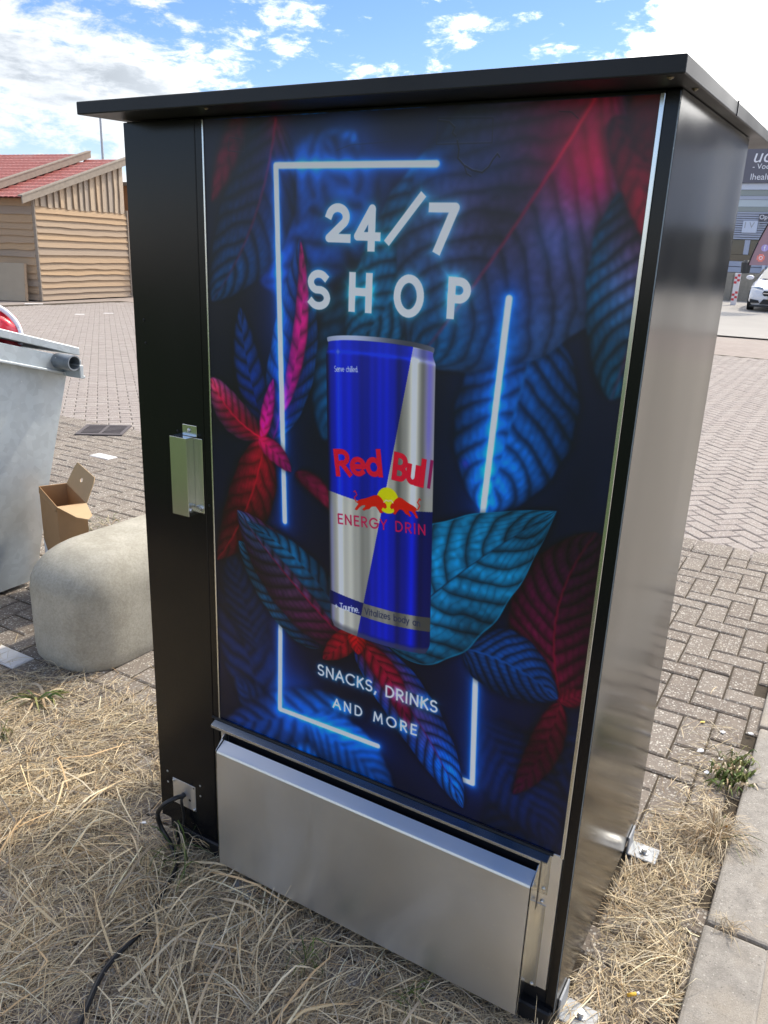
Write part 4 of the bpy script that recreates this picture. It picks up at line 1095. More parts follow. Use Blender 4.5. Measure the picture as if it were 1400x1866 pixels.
# ================================================================== dry grass
def straw_material():
    m, nt, b = mat('dry_straw')
    at = N(nt, 'ShaderNodeAttribute'); at.attribute_name = 'tint'
    nt.links.new(at.outputs['Color'], b.inputs['Base Color']); b.inputs['Roughness'].default_value = .62; b.inputs['Specular IOR Level'].default_value = .3
    return m
M_straw = straw_material()
PAL = np.array([(.60, .50, .335), (.54, .44, .285), (.68, .60, .44), (.42, .345, .245), (.50, .36, .21), (.37, .32, .255), (.52, .475, .385), (.26, .205, .15)], np.float32)
def blades(name, X, Y, ang, L, Wd, lift, z0, tint, kink=.35, segs=5, seed=1, kind='stuff', parent=None, droop=None, m=None):
    g = np.random.default_rng(seed); n = len(X)
    pts = np.zeros((n, segs+1, 3), np.float32); pts[:, 0, 0] = X; pts[:, 0, 1] = Y
    a = ang.copy(); curl = g.normal(0, kink*.22, n); kp = g.integers(1, segs, n); ka = g.normal(0, .75, n)*(g.random(n) < kink*.8)
    for k in range(segs):
        a = a+curl/segs*2+ka*(kp == k)
        pts[:, k+1, 0] = pts[:, k, 0]+np.cos(a)*L/segs; pts[:, k+1, 1] = pts[:, k, 1]+np.sin(a)*L/segs
    t = np.linspace(0, 1, segs+1)[None, :]
    pk = g.uniform(.35, .75, n)[:, None] if droop is None else droop[:, None]
    arch = np.where(t < pk, 1-((pk-t)/pk)**1.35, 1-((t-pk)/(1-pk+1e-3))**1.3*g.uniform(.5, 1.05, n)[:, None])
    pts[:, :, 2] = z0[:, None]+lift[:, None]*arch
    pts[:, :, 2] = np.maximum(pts[:, :, 2], .0012)
    d = np.gradient(pts, axis=1); d /= np.linalg.norm(d, axis=2, keepdims=True)+1e-9
    side = np.cross(d, np.array([0, 0, 1.])); side /= np.linalg.norm(side, axis=2, keepdims=True)+1e-9
    roll = g.normal(0, .7, n)[:, None, None]; upv = np.cross(side, d)
    side = side*np.cos(roll)+upv*np.sin(roll)
    prof = np.array([.75, 1, 1, .92, .7, .12])[:segs+1] if segs == 5 else np.linspace(1, .15, segs+1)
    wv = side*(Wd[:, None]*.5*prof[None, :])[..., None]
    V = np.stack([pts-wv, pts+wv], 2).reshape(-1, 3)
    base = (np.arange(n)*(segs+1)*2)[:, None]+np.arange(segs)[None, :]*2
    F_ = np.stack([base, base+1, base+3, base+2], -1).reshape(-1, 4)
    me = bpy.data.meshes.new(name); me.vertices.add(len(V)); me.vertices.foreach_set('co', V.astype(np.float32).ravel())
    me.loops.add(F_.size); me.loops.foreach_set('vertex_index', F_.astype(np.int32).ravel())
    me.polygons.add(len(F_)); me.polygons.foreach_set('loop_start', np.arange(0, F_.size, 4, dtype=np.int32)); me.polygons.foreach_set('loop_total', np.full(len(F_), 4, np.int32))
    me.update(); me.validate()
    ca = me.color_attributes.new('tint', 'FLOAT_COLOR', 'POINT')
    c4 = np.ones((n, (segs+1)*2, 4), np.float32); c4[:, :, :3] = tint[:, None, :]
    ca.data.foreach_set('color', c4.ravel()); me.materials.append(m or M_straw)
    o = bpy.data.objects.new(name, me); COL.objects.link(o)
    if kind: o['kind'] = kind
    if parent: o.parent = parent
    return o
def fb(x, y, f, seed): return vnoise(np.asarray(x)+40, np.asarray(y)+40, f, seed)*.65+vnoise(np.asarray(x)+40, np.asarray(y)+40, f*2.3, seed+1)*.35
def grass_density(x, y):
    front = np.where(x < 1.385, 1.0, 0.0)
    edge = np.where(x < 0.0, .33-.10*np.sin(x*3.0)-.05*x, 9.0)
    left = sm(edge-y, -.14, .30)
    behind = (x > 0) & (x < 1.17) & (y > .02)
    right = np.where(x > 1.165, 1-sm(y, .62, 1.25)*.90, 1.0)
    right = np.where((x > 1.165) & (y > 1.5), 0.0, right)
    pat = sm(fb(x, y, 2.4, 21), .26, .55)
    pat = np.where((x > 1.16) & (y < .78), np.maximum(pat, .75), pat)
    d = front*left*right*(.25+.75*pat)*np.where(behind, 0, 1)
    # bare scuffed spots in the straw
    for bx, by, br in ((.02, -.36, .05), (-.16, -.46, .10), (.88, -.33, .09), (.70, -.12, .09), (1.22, .33, .05), (1.20, .95, .10), (-.30, .20, .06), (1.215, .655, .055), (1.215, .05, .055), (.219, -.40, .03), (.245, -.46, .03), (.275, -.52, .045), (.30, -.58, .045)):
        d = d*(1-.92*np.exp(-(((x-bx)**2+(y-by)**2)/br**2)))
    return d
g = np.random.default_rng(11)
def scatter(n, x0, x1, y0, y1, dens):
    x = g.uniform(x0, x1, n); y = g.uniform(y0, y1, n); k = g.random(n) < dens(x, y); return x[k], y[k]
def comb(x, y): return (vnoise(x+40, y+40, 2.1, 31)-.5)*7.0+(vnoise(x+40, y+40, 5.3, 32)-.5)*3.0
def tints(n, x=None, y=None, dim=1.0):
    w = np.array([.22, .22, .16, .13, .09, .08, .06, .04]); i = g.choice(len(PAL), n, p=w/w.sum())
    c = np.minimum(PAL[i]*np.array([1.0, .975, .915])*g.uniform(.80, 1.22, n)[:, None]*dim*1.08, .80)
    return c.astype(np.float32)
# dead litter layer, short flat bits
X, Y = scatter(160000, -1.9, 1.39, -1.7, 1.5, lambda x, y: np.clip(grass_density(x, y)*1.15, 0, 1))
n = len(X)
blades('straw_litter', X, Y, comb(X, Y)+g.normal(0, 1.1, n), g.uniform(.02, .10, n), g.uniform(.0009, .0022, n), g.uniform(.001, .008, n), g.uniform(.001, .010, n), tints(n, dim=.90), .3, 5, 41)
# long combed straw
X, Y = scatter(22000, -1.9, 1.39, -1.7, 1.35, lambda x, y: np.clip(grass_density(x, y)**1.3, 0, 1)*.8)
n = len(X)
blades('dry_grass', X, Y, comb(X, Y)+g.normal(0, .85, n), g.uniform(.06, .20, n), g.uniform(.0010, .0023, n), g.gamma(1.4, .0055, n), g.uniform(.002, .014, n), tints(n), .45, 5, 42)
# taller arching tufts, mostly in front of the flap
cxs, cys = scatter(400, -.75, 1.37, -1.0, .75, lambda x, y: grass_density(x, y)*np.where((x < 1.05) & (y > -.055) & (x > .2), 0, 1)*np.where(x > 1.16, .30, 1)*np.where((y > -.16) & (x < 0), .22, 1)*np.where(x < -.3, .3, 1))
TX, TY, TA, TL, TW, TH = [], [], [], [], [], []
for cx_, cy_ in zip(cxs, cys):
    k = int(g.integers(14, 44)); a0 = g.uniform(0, 6.28) if g.random() < .4 else comb(np.array([cx_]), np.array([cy_]))[0]
    if -.12 < cy_ and 0 < cx_ < 1.1: a0 = g.normal(-1.9, .8)
    TX.append(cx_+g.normal(0, .012, k)); TY.append(cy_+g.normal(0, .012, k)); TA.append(a0+g.normal(0, .8, k)); TL.append(g.uniform(.07, .24, k)); TW.append(g.uniform(.0011, .0027, k)); TH.append(g.gamma(1.9, .012, k))
TX, TY, TA, TL, TW, TH = [np.concatenate(a) for a in (TX, TY, TA, TL, TW, TH)]
n = len(TX)
blades('grass_tufts', TX, TY, TA, TL, TW, TH, np.full(n, .002), tints(n), .5, 5, 43)
# broad pale leaves lying on top
X, Y = scatter(420, -.6, 1.12, -.9, .1, lambda x, y: grass_density(x, y)*np.where((y > -.06) & (x > 0), 0, 1))
n = len(X)
blades('broad_grass', X, Y, comb(X, Y)+g.normal(0, .7, n), g.uniform(.12, .30, n), g.uniform(.0032, .0062, n), g.gamma(1.8, .013, n), g.uniform(.006, .022, n), (tints(n)*np.array([1.08, 1.05, 1.0])).astype(np.float32), .4, 5, 44)
# loose straws further out on the bricks and the kerb
X, Y = scatter(900, -1.6, 2.1, -1.0, 2.4, lambda x, y: np.where((x > 1.17) | (x < -.0), np.where(x > 1.39, .10, .55)*np.where(y > 1.4, .2, 1), 0))
n = len(X); zk = np.where(X > 1.395, np.where(X > 1.525, .018, .029), .0)
blades('loose_straw', X, Y, g.uniform(0, 6.28, n), g.uniform(.03, .14, n), g.uniform(.0012, .0026, n), g.gamma(1.3, .006, n), zk+.002, tints(n), .5, 5, 45)
# sprouts in the joints of the far bricks
X, Y = [], []
for px_, k in (((400/2.87, 600+1040/2.87), 30), ((560/2.87, 600+1020/2.87), 26), ((405/2.87, 600+470/2.87), 16), ((650/2.87, 600+520/2.87), 14)): pass
def weed(name, x, y, z, n, green, L, H, label, seed, spread=.03, wd=.0045, cat='weed'):
    gg = np.random.default_rng(seed)
    gr = np.array([(.10, .15, .03), (.16, .20, .05), (.24, .24, .08), (.07, .11, .025)], np.float32); br = PAL[[0, 1, 4, 3]]
    pick = gg.random(n) < green; t = np.where(pick[:, None], gr[gg.integers(0, 4, n)], br[gg.integers(0, 4, n)])*gg.uniform(.8, 1.15, n)[:, None]
    o = blades(name, gg.normal(0, spread, n), gg.normal(0, spread, n), gg.uniform(0, 6.28, n), gg.uniform(L*.5, L, n), gg.uniform(wd*.5, wd, n), gg.uniform(H*.4, H, n), np.full(n, .001), t.astype(np.float32), .6, 5, seed, None)
    o.location = (x, y, z); tag(o, label, cat); return o
weed('green_weed', 1.372, 1.155, 0, 120, .55, .070, .055, 'green leafy weed growing against the kerb edge', 51, .030, .009)
weed('green_weed', 1.370, 1.275, 0, 40, .6, .055, .04, 'smaller straggly weed at the kerb just past the green leafy one', 52, .022, .006)
weed('brown_tuft', 1.372, .835, 0, 200, .02, .16, .075, 'rusty brown dry tuft leaning out from the kerb foot', 53, .014, .0026, 'grass tuft')
weed('brown_tuft', 1.455, .475, .025, 46, .0, .065, .03, 'small brown dead tuft in the kerb joint', 54, .010, .002, 'grass tuft')
weed('green_weed', *(-0.8624,0.2411), 0, 34, .34, .13, .035, 'half green plantain weed in the straw below the concrete block', 55, .010, .010)
weed('green_weed', *(-0.7674,0.0276), 0, 60, .45, .06, .05, 'yellow green tuft at the left edge of the straw', 56, .010, .004)
weed('green_weed', *(-2.2022,1.5503), 0, 40, .6, .09, .05, 'thin green sprout behind the cardboard box', 57, .03, .003)
weed('green_weed', *(-2.1809,1.7243), 0, 40, .5, .09, .04, 'thin green sprout beyond the concrete block top', 58, .05, .003)
weed('green_weed', .14, -.07, 0, 30, .7, .16, .10, 'dark green grass blades under the cable plate', 59, .03, .004, 'grass tuft')
weed('green_weed', .62, -.16, 0, 22, .8, .06, .06, 'little green shoots in bare soil before the zinc flap', 60, .012, .003)
weed('green_weed', .86, -.11, 0, 26, .7, .08, .05, 'little green shoots under the right half of the flap', 61, .02, .003)
# litter
def butt(x, y, rz, c1, label):
    m1 = simple('filter_paper', c1, .8); m2 = simple('cigarette_paper', (.75, .73, .68), .8)
    o = tag(empty('cigarette_butt', (x, y, .014), rz), label, 'cigarette butt')
    bm = bmesh.new(); add_cyl(bm, (0, 0, 0), (.021, 0, .001), .004, 10); bobj('filter', bm, m1, o, True)
    bm = bmesh.new(); add_cyl(bm, (.0212, 0, .001), (.029, .001, .0012), .0038, 10, .003); bobj('stub', bm, m2, o, True)
butt(*(1.3861,0.8946), R(18), (.72, .33, .06), 'orange cigarette butt in the straw by the kerb')
butt(*(1.2846,0.1573), R(40), (.70, .42, .05), 'yellow and white cigarette butt in the straw near the front bracket')
def scrap(x, y, z, s, label, seed, m):
    gg = random.Random(seed); n = 7
    pts = [((.6+.5*gg.random())*s*math.cos(2*math.pi*i/n), (.35+.4*gg.random())*s*math.sin(2*math.pi*i/n), gg.uniform(0, .3)*s) for i in range(n)]
    V = pts+[(p[0]*.96, p[1]*.96, p[2]+.0016) for p in pts]+[(0, 0, .25*s), (0, 0, .25*s+.0016)]
    F_ = [(i, (i+1) % n, 2*n) for i in range(n)]+[(n+(i+1) % n, n+i, 2*n+1) for i in range(n)]+[(i, (i+1) % n, n+(i+1) % n, n+i) for i in range(n)]
    o = obj('dead_leaf' if m is M_yel else 'paper_scrap', V, F_, m); o.location = (x, y, z); o.rotation_euler = (0, 0, gg.uniform(0, 6)); tag(o, label, 'leaf' if m is M_yel else 'litter')
M_yel = simple('yellow_leaf', (.62, .46, .10), .7)
scrap(*(1.3035,1.4430), .003, .014, 'white paper scrap on the bricks beside the kerb', 1, M_paper)
scrap(*(1.3922,1.4856), .006, .012, 'small white scrap right against the kerb joint', 2, M_paper)
scrap(*(1.3245,1.2616), .004, .012, 'white torn scrap above the green weed', 3, M_paper)
scrap(*(1.2990,1.1447), .010, .016, 'curled white wrapper scrap in the dark weeds', 4, M_paper)
scrap(*(1.2567,1.2729), .003, .016, 'long thin white scrap lying on dusty bricks', 5, M_paper)
scrap(*(1.2310,1.4706), .003, .012, 'yellow dead leaf on the pinkish bricks', 6, M_yel)
scrap(*(-0.0554,-0.0258), .012, .012, 'pale lilac paper shred in the straw left of the kiosk', 7, M_paper)

# ================================================================== wooden cabins
def wood(name, c1, c2, axis=0):
    m, nt, b = mat(name)
    oi = N(nt, 'ShaderNodeObjectInfo')
    sc_ = [1, 1, 1]; sc_[axis] = .09
    gr = noise(nt, 22, 8, .65, 'Object', tuple(sc_), 1.0)
    c = mixc(nt, gr, c1, c2)
    c = mixc(nt, oi.outputs['Random'], c, mixc(nt, .42, c, (.56, .37, .20)))
    gy = N(nt, 'ShaderNodeMath', operation='FRACT'); ml = mth(nt, 'MULTIPLY', oi.outputs['Random'], 7.31); nt.links.new(ml, gy.inputs[0])
    c = mixc(nt, mth(nt, 'MULTIPLY', gy.outputs[0], .75), c, (.31, .27, .23))
    kn = ramp(nt, voro(nt, 4.2, 'Object', scl=tuple(1 if i != axis else .45 for i in range(3))), [(.0, 1.0), (.045, .75), (.075, 0.0)])
    c = mixc(nt, mth(nt, 'MULTIPLY', kn, .7), c, (.16, .085, .04))
    nt.links.new(c, b.inputs['Base Color']); b.inputs['Roughness'].default_value = .85; b.inputs['Specular IOR Level'].default_value = .2
    bump(nt, b, gr, .4, .01)
    return m
M_woodx = wood('rough_larch_plank', (.38, .255, .145), (.54, .385, .24), 0)
M_woodz = wood('rough_larch_board', (.36, .285, .205), (.50, .41, .31), 2)
M_woodg = simple('greyed_timber', (.32, .27, .215), .9, var=.25, scale=9, spec=.2)
M_gap_shade = simple('gap_shade_timber', (.09, .06, .04), .9)  # dark colour stands for the shade between the planks
def live_plank(name, L, h, seed, m, parent, axis='x', th=.028, amp=.012):
    """plank along local x, its lower edge wavy like sawn bark edge; bottom edge proud of the one below"""
    gg = random.Random(seed); n = 14; V, F_ = [], []
    gg0 = gg.uniform(.2, 1.5); f1, f2, p1, p2 = gg.uniform(.7, 3), gg.uniform(4, 7), gg.uniform(0, 6), gg.uniform(0, 6)
    for i in range(n+1):
        x = L*i/n; wv = amp*gg0*(.7*math.sin(f1*x+p1)+.4*math.sin(f2*x+p2)+.35*math.sin(f1*3.7*x+p2*2))
        for (y, z) in ((-th-.034, wv), (-th*.35, h), (0, h), (0, wv)): V.append((x, y, z) if axis == 'x' else (z, y, x))
    for i in range(n):
        for k in range(4): F_.append((i*4+k, i*4+(k+1) % 4, (i+1)*4+(k+1) % 4, (i+1)*4+k))
    F_ += [(3, 2, 1, 0), tuple(n*4+k for k in range(4))]
    o = obj(name, V, F_, m, parent)
    bm = bmesh.new(); bm.from_mesh(o.data); bmesh.ops.recalc_face_normals(bm, faces=bm.faces); bm.to_mesh(o.data); bm.free()
    return o
M_tile = None
def tile_roof_mat():
    m, nt, b = mat('red_roof_sheet')
    c = mixc(nt, noise(nt, 3, 6, .65), (.31, .070, .055), (.43, .13, .105))
    c = mixc(nt, ramp(nt, noise(nt, 1.2, 5), [(.5, 0.0), (.75, .4)]), c, (.42, .26, .22))
    nt.links.new(c, b.inputs['Base Color']); b.inputs['Roughness'].default_value = .5
    return m
M_tile = tile_roof_mat()
ge = Vector((-.132, .991, 0)).normalized()      # along the gable, away
lv = Vector((-ge.y, ge.x, 0))                   # along the front, to the left
RS = math.tan(R(18.0))
def cabin(origin, depth, label, full=True, seed=0, zup=0.0, extra=0.0, gable_len=3.57):
    o = Vector(origin)
    root = tag(empty('wooden_cabin', o, math.atan2(ge.y, ge.x)), label, 'shed')
    # local: +x along the gable (away), +y to the left along the front (lv), z up
    gl = gable_len; zc = 2.62+zup; top = lambda x: zc+RS*x
    sx = 1
    # core so no light leaks; shade of the plank gaps put into its colour
    V = [(.05, .06, 0), (gl-.03, .06, 0), (gl-.03, depth-.03, 0), (.05, depth-.03, 0), (.05, .06, top(.05)-.05), (gl-.03, .06, top(gl-.03)-.05), (gl-.03, depth-.03, top(gl-.03)-.05), (.05, depth-.03, top(.05)-.05)]
    obj('wall', V, [(0, 3, 2, 1), (4, 5, 6, 7), (0, 1, 5, 4), (1, 2, 6, 5), (2, 3, 7, 6), (3, 0, 4, 7)], M_gap_shade, root)
    if full:
        z = .02; k = 0; gg = random.Random(seed+3)
        while z < 2.34:
            h = gg.uniform(.15, .205)
            p = live_plank('plank', gl-.02, h+.03, seed*100+k, M_woodx, root); p.location = (.03, .055, z); z += h; k += 1
        x = .04
        while x < gl-.10:
            w_ = gg.uniform(.17, .27); w_ = min(w_, gl-x)
            zt_ = top(x+w_*.5)+.02; zb2 = 2.40+gg.uniform(-.02, .02)
            p = live_plank('board', zt_-zb2, w_-.012, seed*100+50+k, M_woodz, root, 'z', .022, .012); p.location = (x, .050, zb2); x += w_; k += 1
        box('corner_post', (-.03, -.02, 0), (.0, .075, top(0)-.02), M_woodg, root)
        box('corner_post', (gl+.012, -.02, 0), (gl+.05, .10, 2.5), M_woodg, root)
    # front planks
    z = .02; k = 0; gg = random.Random(seed+9)
    while z < top(0)-.14:
        h = gg.uniform(.15, .21)
        p = live_plank('plank', depth-.08, h+.03, seed*100+70+k, M_woodx, root); p.rotation_euler = (0, 0, R(90)); p.location = (.0, .075, z)
        p.scale = (1, 1, 1); p.rotation_euler = (0, 0, R(-90)); p.location = (.0, depth-.005, z); z += h; k += 1
    # roof of pressed tile sheet
    ax0, ax1 = -.46, gl+.14; n, mm = 78, 48; V, F_ = [], []
    y0, y1 = -.10, depth+.02
    for i in range(n+1):
        x = ax0+(ax1-ax0)*i/n
        for j in range(mm+1):
            y = y0+(y1-y0)*j/mm
            step = .055*(1-((x-ax0)/.33 % 1.0))
            V.append((x, y, top(x)+.07+step+.018*abs(math.sin(math.pi*y/.19))))
    for i in range(n):
        for j in range(mm): F_.append((i*(mm+1)+j, (i+1)*(mm+1)+j, (i+1)*(mm+1)+j+1, i*(mm+1)+j+1))
    rf = obj('roof', V, F_, M_tile, root, True)
    sol = rf.modifiers.new('thick', 'SOLIDIFY'); sol.thickness = .02
    # barge boards
    def barge(y, zo, w_=.17, name='barge_board'):
        a = ax0-.05; b_ = ax1+.12
        V = [(a, y, top(a)+zo), (b_, y, top(b_)+zo), (b_, y, top(b_)+zo+w_), (a, y, top(a)+zo+w_)]
        V += [(p[0], p[1]-.035, p[2]) for p in V]
        obj(name, V, [(0, 1, 2, 3), (7, 6, 5, 4), (0, 4, 5, 1), (1, 5, 6, 2), (2, 6, 7, 3), (3, 7, 4, 0)], M_woodg, root)
        V = [(a, y+.12, top(a)+zo+w_+.002), (b_, y+.12, top(b_)+zo+w_+.002), (b_, y-.05, top(b_)+zo+w_+.002), (a, y-.05, top(a)+zo+w_+.002)]
        V += [(p[0], p[1], p[2]+.03) for p in V]
        obj('verge_cap', V, [(0, 1, 2, 3), (7, 6, 5, 4), (0, 4, 5, 1), (1, 5, 6, 2), (2, 6, 7, 3), (3, 7, 4, 0)], M_woodg, root)
    barge(-.11, -.02)
    return root
S0 = Vector((-17.66, 13.16, 0))
cabin(S0, 1.42, 'wooden cabin with live edge plank walls and red tile roof', True, 1)
cabin(S0+lv*1.50, 4.0, 'second red roofed wooden cabin behind the left wall of the nearer cabin', False, 2, .16, 0, 3.5)
# neighbour hut sliver at right
hut = tag(empty('timber_hut', S0+ge*4.35+lv*.6, math.atan2(ge.y, ge.x)), 'narrow orange brown timber hut partly hidden behind the kiosk column', 'shed')
M_hut = simple('orange_plywood', (.42, .22, .11), .8, var=.2, scale=3)
M_hutg = simple('grey_hut_base', (.26, .245, .23), .8)
box('wall', (0, -.1, 1.9), (3, 1.5, 3.25), M_hut, hut); box('lower_wall', (0.0, -.08, 0), (3, 1.48, 1.898), M_hutg, hut); box('roof', (-.15, -.3, 3.255), (3.2, 1.7, 3.35), M_woodg, hut)
M_yellow = simple('yellow_paint', (.55, .36, .04), .5)
yb = tag(empty('yellow_cabinet', S0+ge*4.05-lv*.18, math.atan2(ge.y, ge.x)), 'yellow and black cabinet beside the timber cabin', 'cabinet')
box('top', (0, -.15, .95), (.75, .35, 1.55), M_yellow, yb, .02); box('base', (.03, -.12, 0), (.72, .32, .947), M_dark, yb)
# boards leaning against the front
def leaning(px0, px1, label, hgt, m, me, off, tilt):
    a, b_ = Vector((*px0, 0)), Vector((*px1, 0)); d = (b_-a); L = d.length; d.normalize(); nrm_ = Vector((d.y, -d.x, 0))
    root = tag(empty('leaning_board', a, math.atan2(d.y, d.x)), label, 'board')
    bm = bmesh.new(); mt = Matrix.Rotation(R(-tilt), 4, 'X')
    add_box(bm, (0, 0, 0), (L, .05, hgt), mt, .006); bobj('panel', bm, m, root)
    bm = bmesh.new(); add_box(bm, (L+.002, -.002, 0), (L+.05, .09, hgt-.01), mt); bobj('edge_batten', bm, me, root)
M_board = simple('grey_beige_panel', (.36, .305, .225), .8, var=.1, scale=4)
leaning((-18.5836,12.1733), (-17.8460,12.7709), 'grey beige panel leaning against the dark front wall of the cabin', .98, M_board, M_woodx, 0, 9)

# flag pole
POLE = (-27.03, 23.81, 0)
M_pole = simple('painted_pole', (.42, .45, .48), .5)
po_ = tag(empty('flag_pole', POLE), 'thin grey flag pole rising behind the red roofed cabin', 'pole')
cyl('pole', (0, 0, 0), (0, 0, 6.72), .075, M_pole, po_, 10, .045); cyl('pole_base', (0, 0, 0.001), (0, 0, .25), .16, M_pole, po_, 12)

# ================================================================== office building on the right
M_clad = simple('blue_grey_cladding', (.42, .46, .56), .45, var=.05, scale=.8)
M_fascia = simple('dark_grey_fascia', (.135, .135, .165), .45, var=.06, scale=.5)
M_light = simple('pale_panel', (.62, .68, .80), .45)
M_green = simple('grey_green_strip', (.30, .34, .33), .5)
M_pale2 = simple('pale_green_glass', (.50, .58, .62), .25)
M_win = simple('dark_window_glass', (.035, .04, .04), .06, spec=.8)
M_letter = simple('white_sign_letter', (.85, .86, .92), .5)
M_grayl = simple('grey_sign_letter', (.40, .42, .46), .5)
M_lowwall = concrete('stained_concrete', (.27, .255, .215), (.36, .34, .29))
YB = 46.0
bld = tag(empty('office_building', (-4.9697,46.0000,1.2156)), 'blue grey clad office building with dark sign fascia and large windows', 'building')
bo = Vector(bld.location); bo.z = 0; bld.location = bo
def L3(p): return (p[0]-bo.x, p[1]-bo.y, p[2]-bo.z)
ztop = (-4.8409,46.0000,7.1765)[2]; X0B, X1B = -7.0, 4.6
def band(name, ytop, ybot, m, proud=0.0, x0=X0B, x1=X1B):
    zt_, zb2 = ytop, ybot
    return box(name, (x0, -proud, zb2+.006), (x1, .2, zt_-.006), m, bld)
Zp = lambda p: p[2]
zz = [Zp((-4.8711,46.0000,7.3558)), Zp((-4.6967,46.0000,5.7036)), Zp((-4.6701,46.0000,5.3899)), Zp((-4.6478,46.0000,5.1012)), Zp((-4.6431,46.0000,4.9169)), Zp((-4.6644,46.0000,4.5731)), Zp((-4.6508,46.0000,4.3341)), Zp((-4.5554,46.0000,2.9657)), Zp((-4.5936,46.0000,2.2279)), Zp((-4.5929,46.0000,1.8979)), .45]
box('core', (X0B, .21, 0), (X1B, 14, zz[0]-.1), M_fascia, bld)
band('sign_fascia', zz[0], zz[1], M_fascia, .25)
band('pale_band', zz[1], zz[2], M_light, .05)
band('upper_window', zz[2], zz[3], M_green)
band('grey_band', zz[3], zz[4], M_clad, .03)
band('pale_window', zz[4], zz[5], M_pale2)
band('green_band', zz[5], zz[6], M_green, .04)
nsl = 12
for k in range(nsl):
    a = zz[6]+(zz[7]-zz[6])*k/nsl; b_ = zz[6]+(zz[7]-zz[6])*(k+1)/nsl
    band('cladding_panel', a, b_+.02, M_clad, .03)
for k in range(3):
    x = X0B+k*3.87; box('window', (x, .05, zz[8]+.01), (x+3.6, .2, zz[7]-.01), M_win, bld); box('mullion', (x+3.61, -.03, zz[8]+.01), (x+3.86, .2, zz[7]-.01), M_clad, bld)
band('dark_plinth_window', zz[8], zz[9], M_win)
for k in range(5):
    a = zz[9]+(zz[10]-zz[9])*k/5; b_ = zz[9]+(zz[10]-zz[9])*(k+1)/5
    band('cladding_panel', a, b_+.02, M_clad, .03)
def sign_text(t_, px, py, h, m, name='lettering', y=46, off=.27, shear=0.0): pass
def put_text(t_, p, size, m, off, shear=0.0):
    q = L3(p); lettering('lettering', t_, size, (q[0], -off, q[2]), (R(90), 0, 0), m, bld, shear, .01)
put_text('udio', (-4.7672,46.0000,6.6625), .92, M_letter, .27, .2)
put_text('- Voeding', (-4.7020,46.0000,6.3523), .36, M_letter, .27)
put_text('lhealth.nl', (-4.7338,46.0000,5.8472), .42, M_letter, .27)
pA, pB = L3((-4.7198,46.0000,3.3139)), L3((-4.0121,46.0000,3.8901))
box('name_panel', (pA[0], -.12, pA[2]), (pB[0], -.035, pB[2]), M_light, bld)
q = L3((-4.7046,46.0000,3.5436))
for ch_, dx_ in (('I', .05), ('V', .29), ('E', .70)): lettering('lettering', ch_, .42, (q[0]+dx_, -.125, q[2]), (R(90), 0, 0), M_grayl, bld, 0, .004)
pA, pB = L3((-4.0166,46.0000,3.9166)), L3((-3.5109,46.0000,4.2143))
box('small_sign', (pA[0], -.12, pA[2]), (pB[0], -.035, pB[2]), M_fascia, bld)
q = L3((-3.9889,46.0000,3.9834)); lettering('lettering', 'Opt', .30, (q[0], -.125, q[2]), (R(90), 0, 0), M_letter, bld, 0, .004)
pA = L3((-3.4522,46.0000,3.1281)); box('downpipe', (pA[0], -.18, .5), (pA[0]+.14, -.04, zz[1]-.1), M_light, bld)

# neighbouring warehouse, it shows in the black side sheet
wh = tag(empty('warehouse', (5.4, 46, 0)), 'pale grey warehouse with dark dock doors right of the office building', 'building')
M_wh = simple('pale_grey_sheet', (.52, .55, .60), .5, var=.05, scale=.5); M_whd = simple('dark_dock_door', (.05, .055, .06), .5)
box('wall', (0, 0, 3.45), (40, 14, 7.6), M_wh, wh); box('roof_fascia', (-.1, -.15, 7.606), (40.1, 14.1, 9.2), M_fascia, wh); box('base_wall', (0, .02, 0), (40, 13.9, 3.44), M_lowwall, wh)
for k in range(9): box('dock_door', (.6+k*4.35, -.06, .4), (4.3+k*4.35, .018, 3.3), M_whd, wh)

# low concrete ramp wall
wall = tag(empty('concrete_wall', (-3.3665,36.0000,0.3098)), 'low stained concrete ramp wall behind the white car', 'wall')
wo_ = Vector(wall.location); wo_.z = .32; wall.location = wo_
zt_w = (-2.9845,36.0000,1.3693)[2]-.32
for k in range(9): box('wall_panel', (k*.82-.9, 0, -.6), (k*.82-.09, .35, zt_w), M_lowwall, wall, .012)
# red and white marker post
mk = tag(empty('marker_post', (-2.9203,33.0000,0.4170)), 'slim red and white chequered marker post beside the kiosk edge', 'post')
mo = Vector(mk.location); mo.z = .22; mk.location = mo
M_rw_r = simple('marker_red', (.62, .06, .07), .5); M_rw_w = simple('marker_white', (.78, .76, .78), .5)
hp = (-3.0789,33.0000,1.3877)[2]-mo.z
box('post', (-.09, 0, -.1), (.11, .10, hp), M_rw_w, mk)
for zone0 in (.12*hp, .66*hp):
    for r_ in range(4):
        for c in range(2):
            if (r_+c) % 2 == 0: box('red_patch', (-.088+c*.10, -.006, zone0+r_*hp*.075), (.008+c*.10, -.001, zone0+(r_+1)*hp*.075), M_rw_r, mk)
bn = tag(empty('litter_bin', (-3.0533,34.0000,1.4094)), 'dark rounded bin on the wall beside the marker post', 'bin')
M_bin = simple('dark_plastic', (.03, .032, .034), .5)
bo2 = Vector(bn.location)
bn.location = (bo2.x, 36.15, .32+zt_w)
bm = bmesh.new(); add_cyl(bm, (0, 0, 0), (0, 0, .42), .17, 18, .20); bobj('body', bm, M_bin, bn, False)
bm = bmesh.new(); add_cyl(bm, (0, 0, .421), (0, 0, .52), .20, 18, .10); bobj('lid', bm, M_bin, bn)

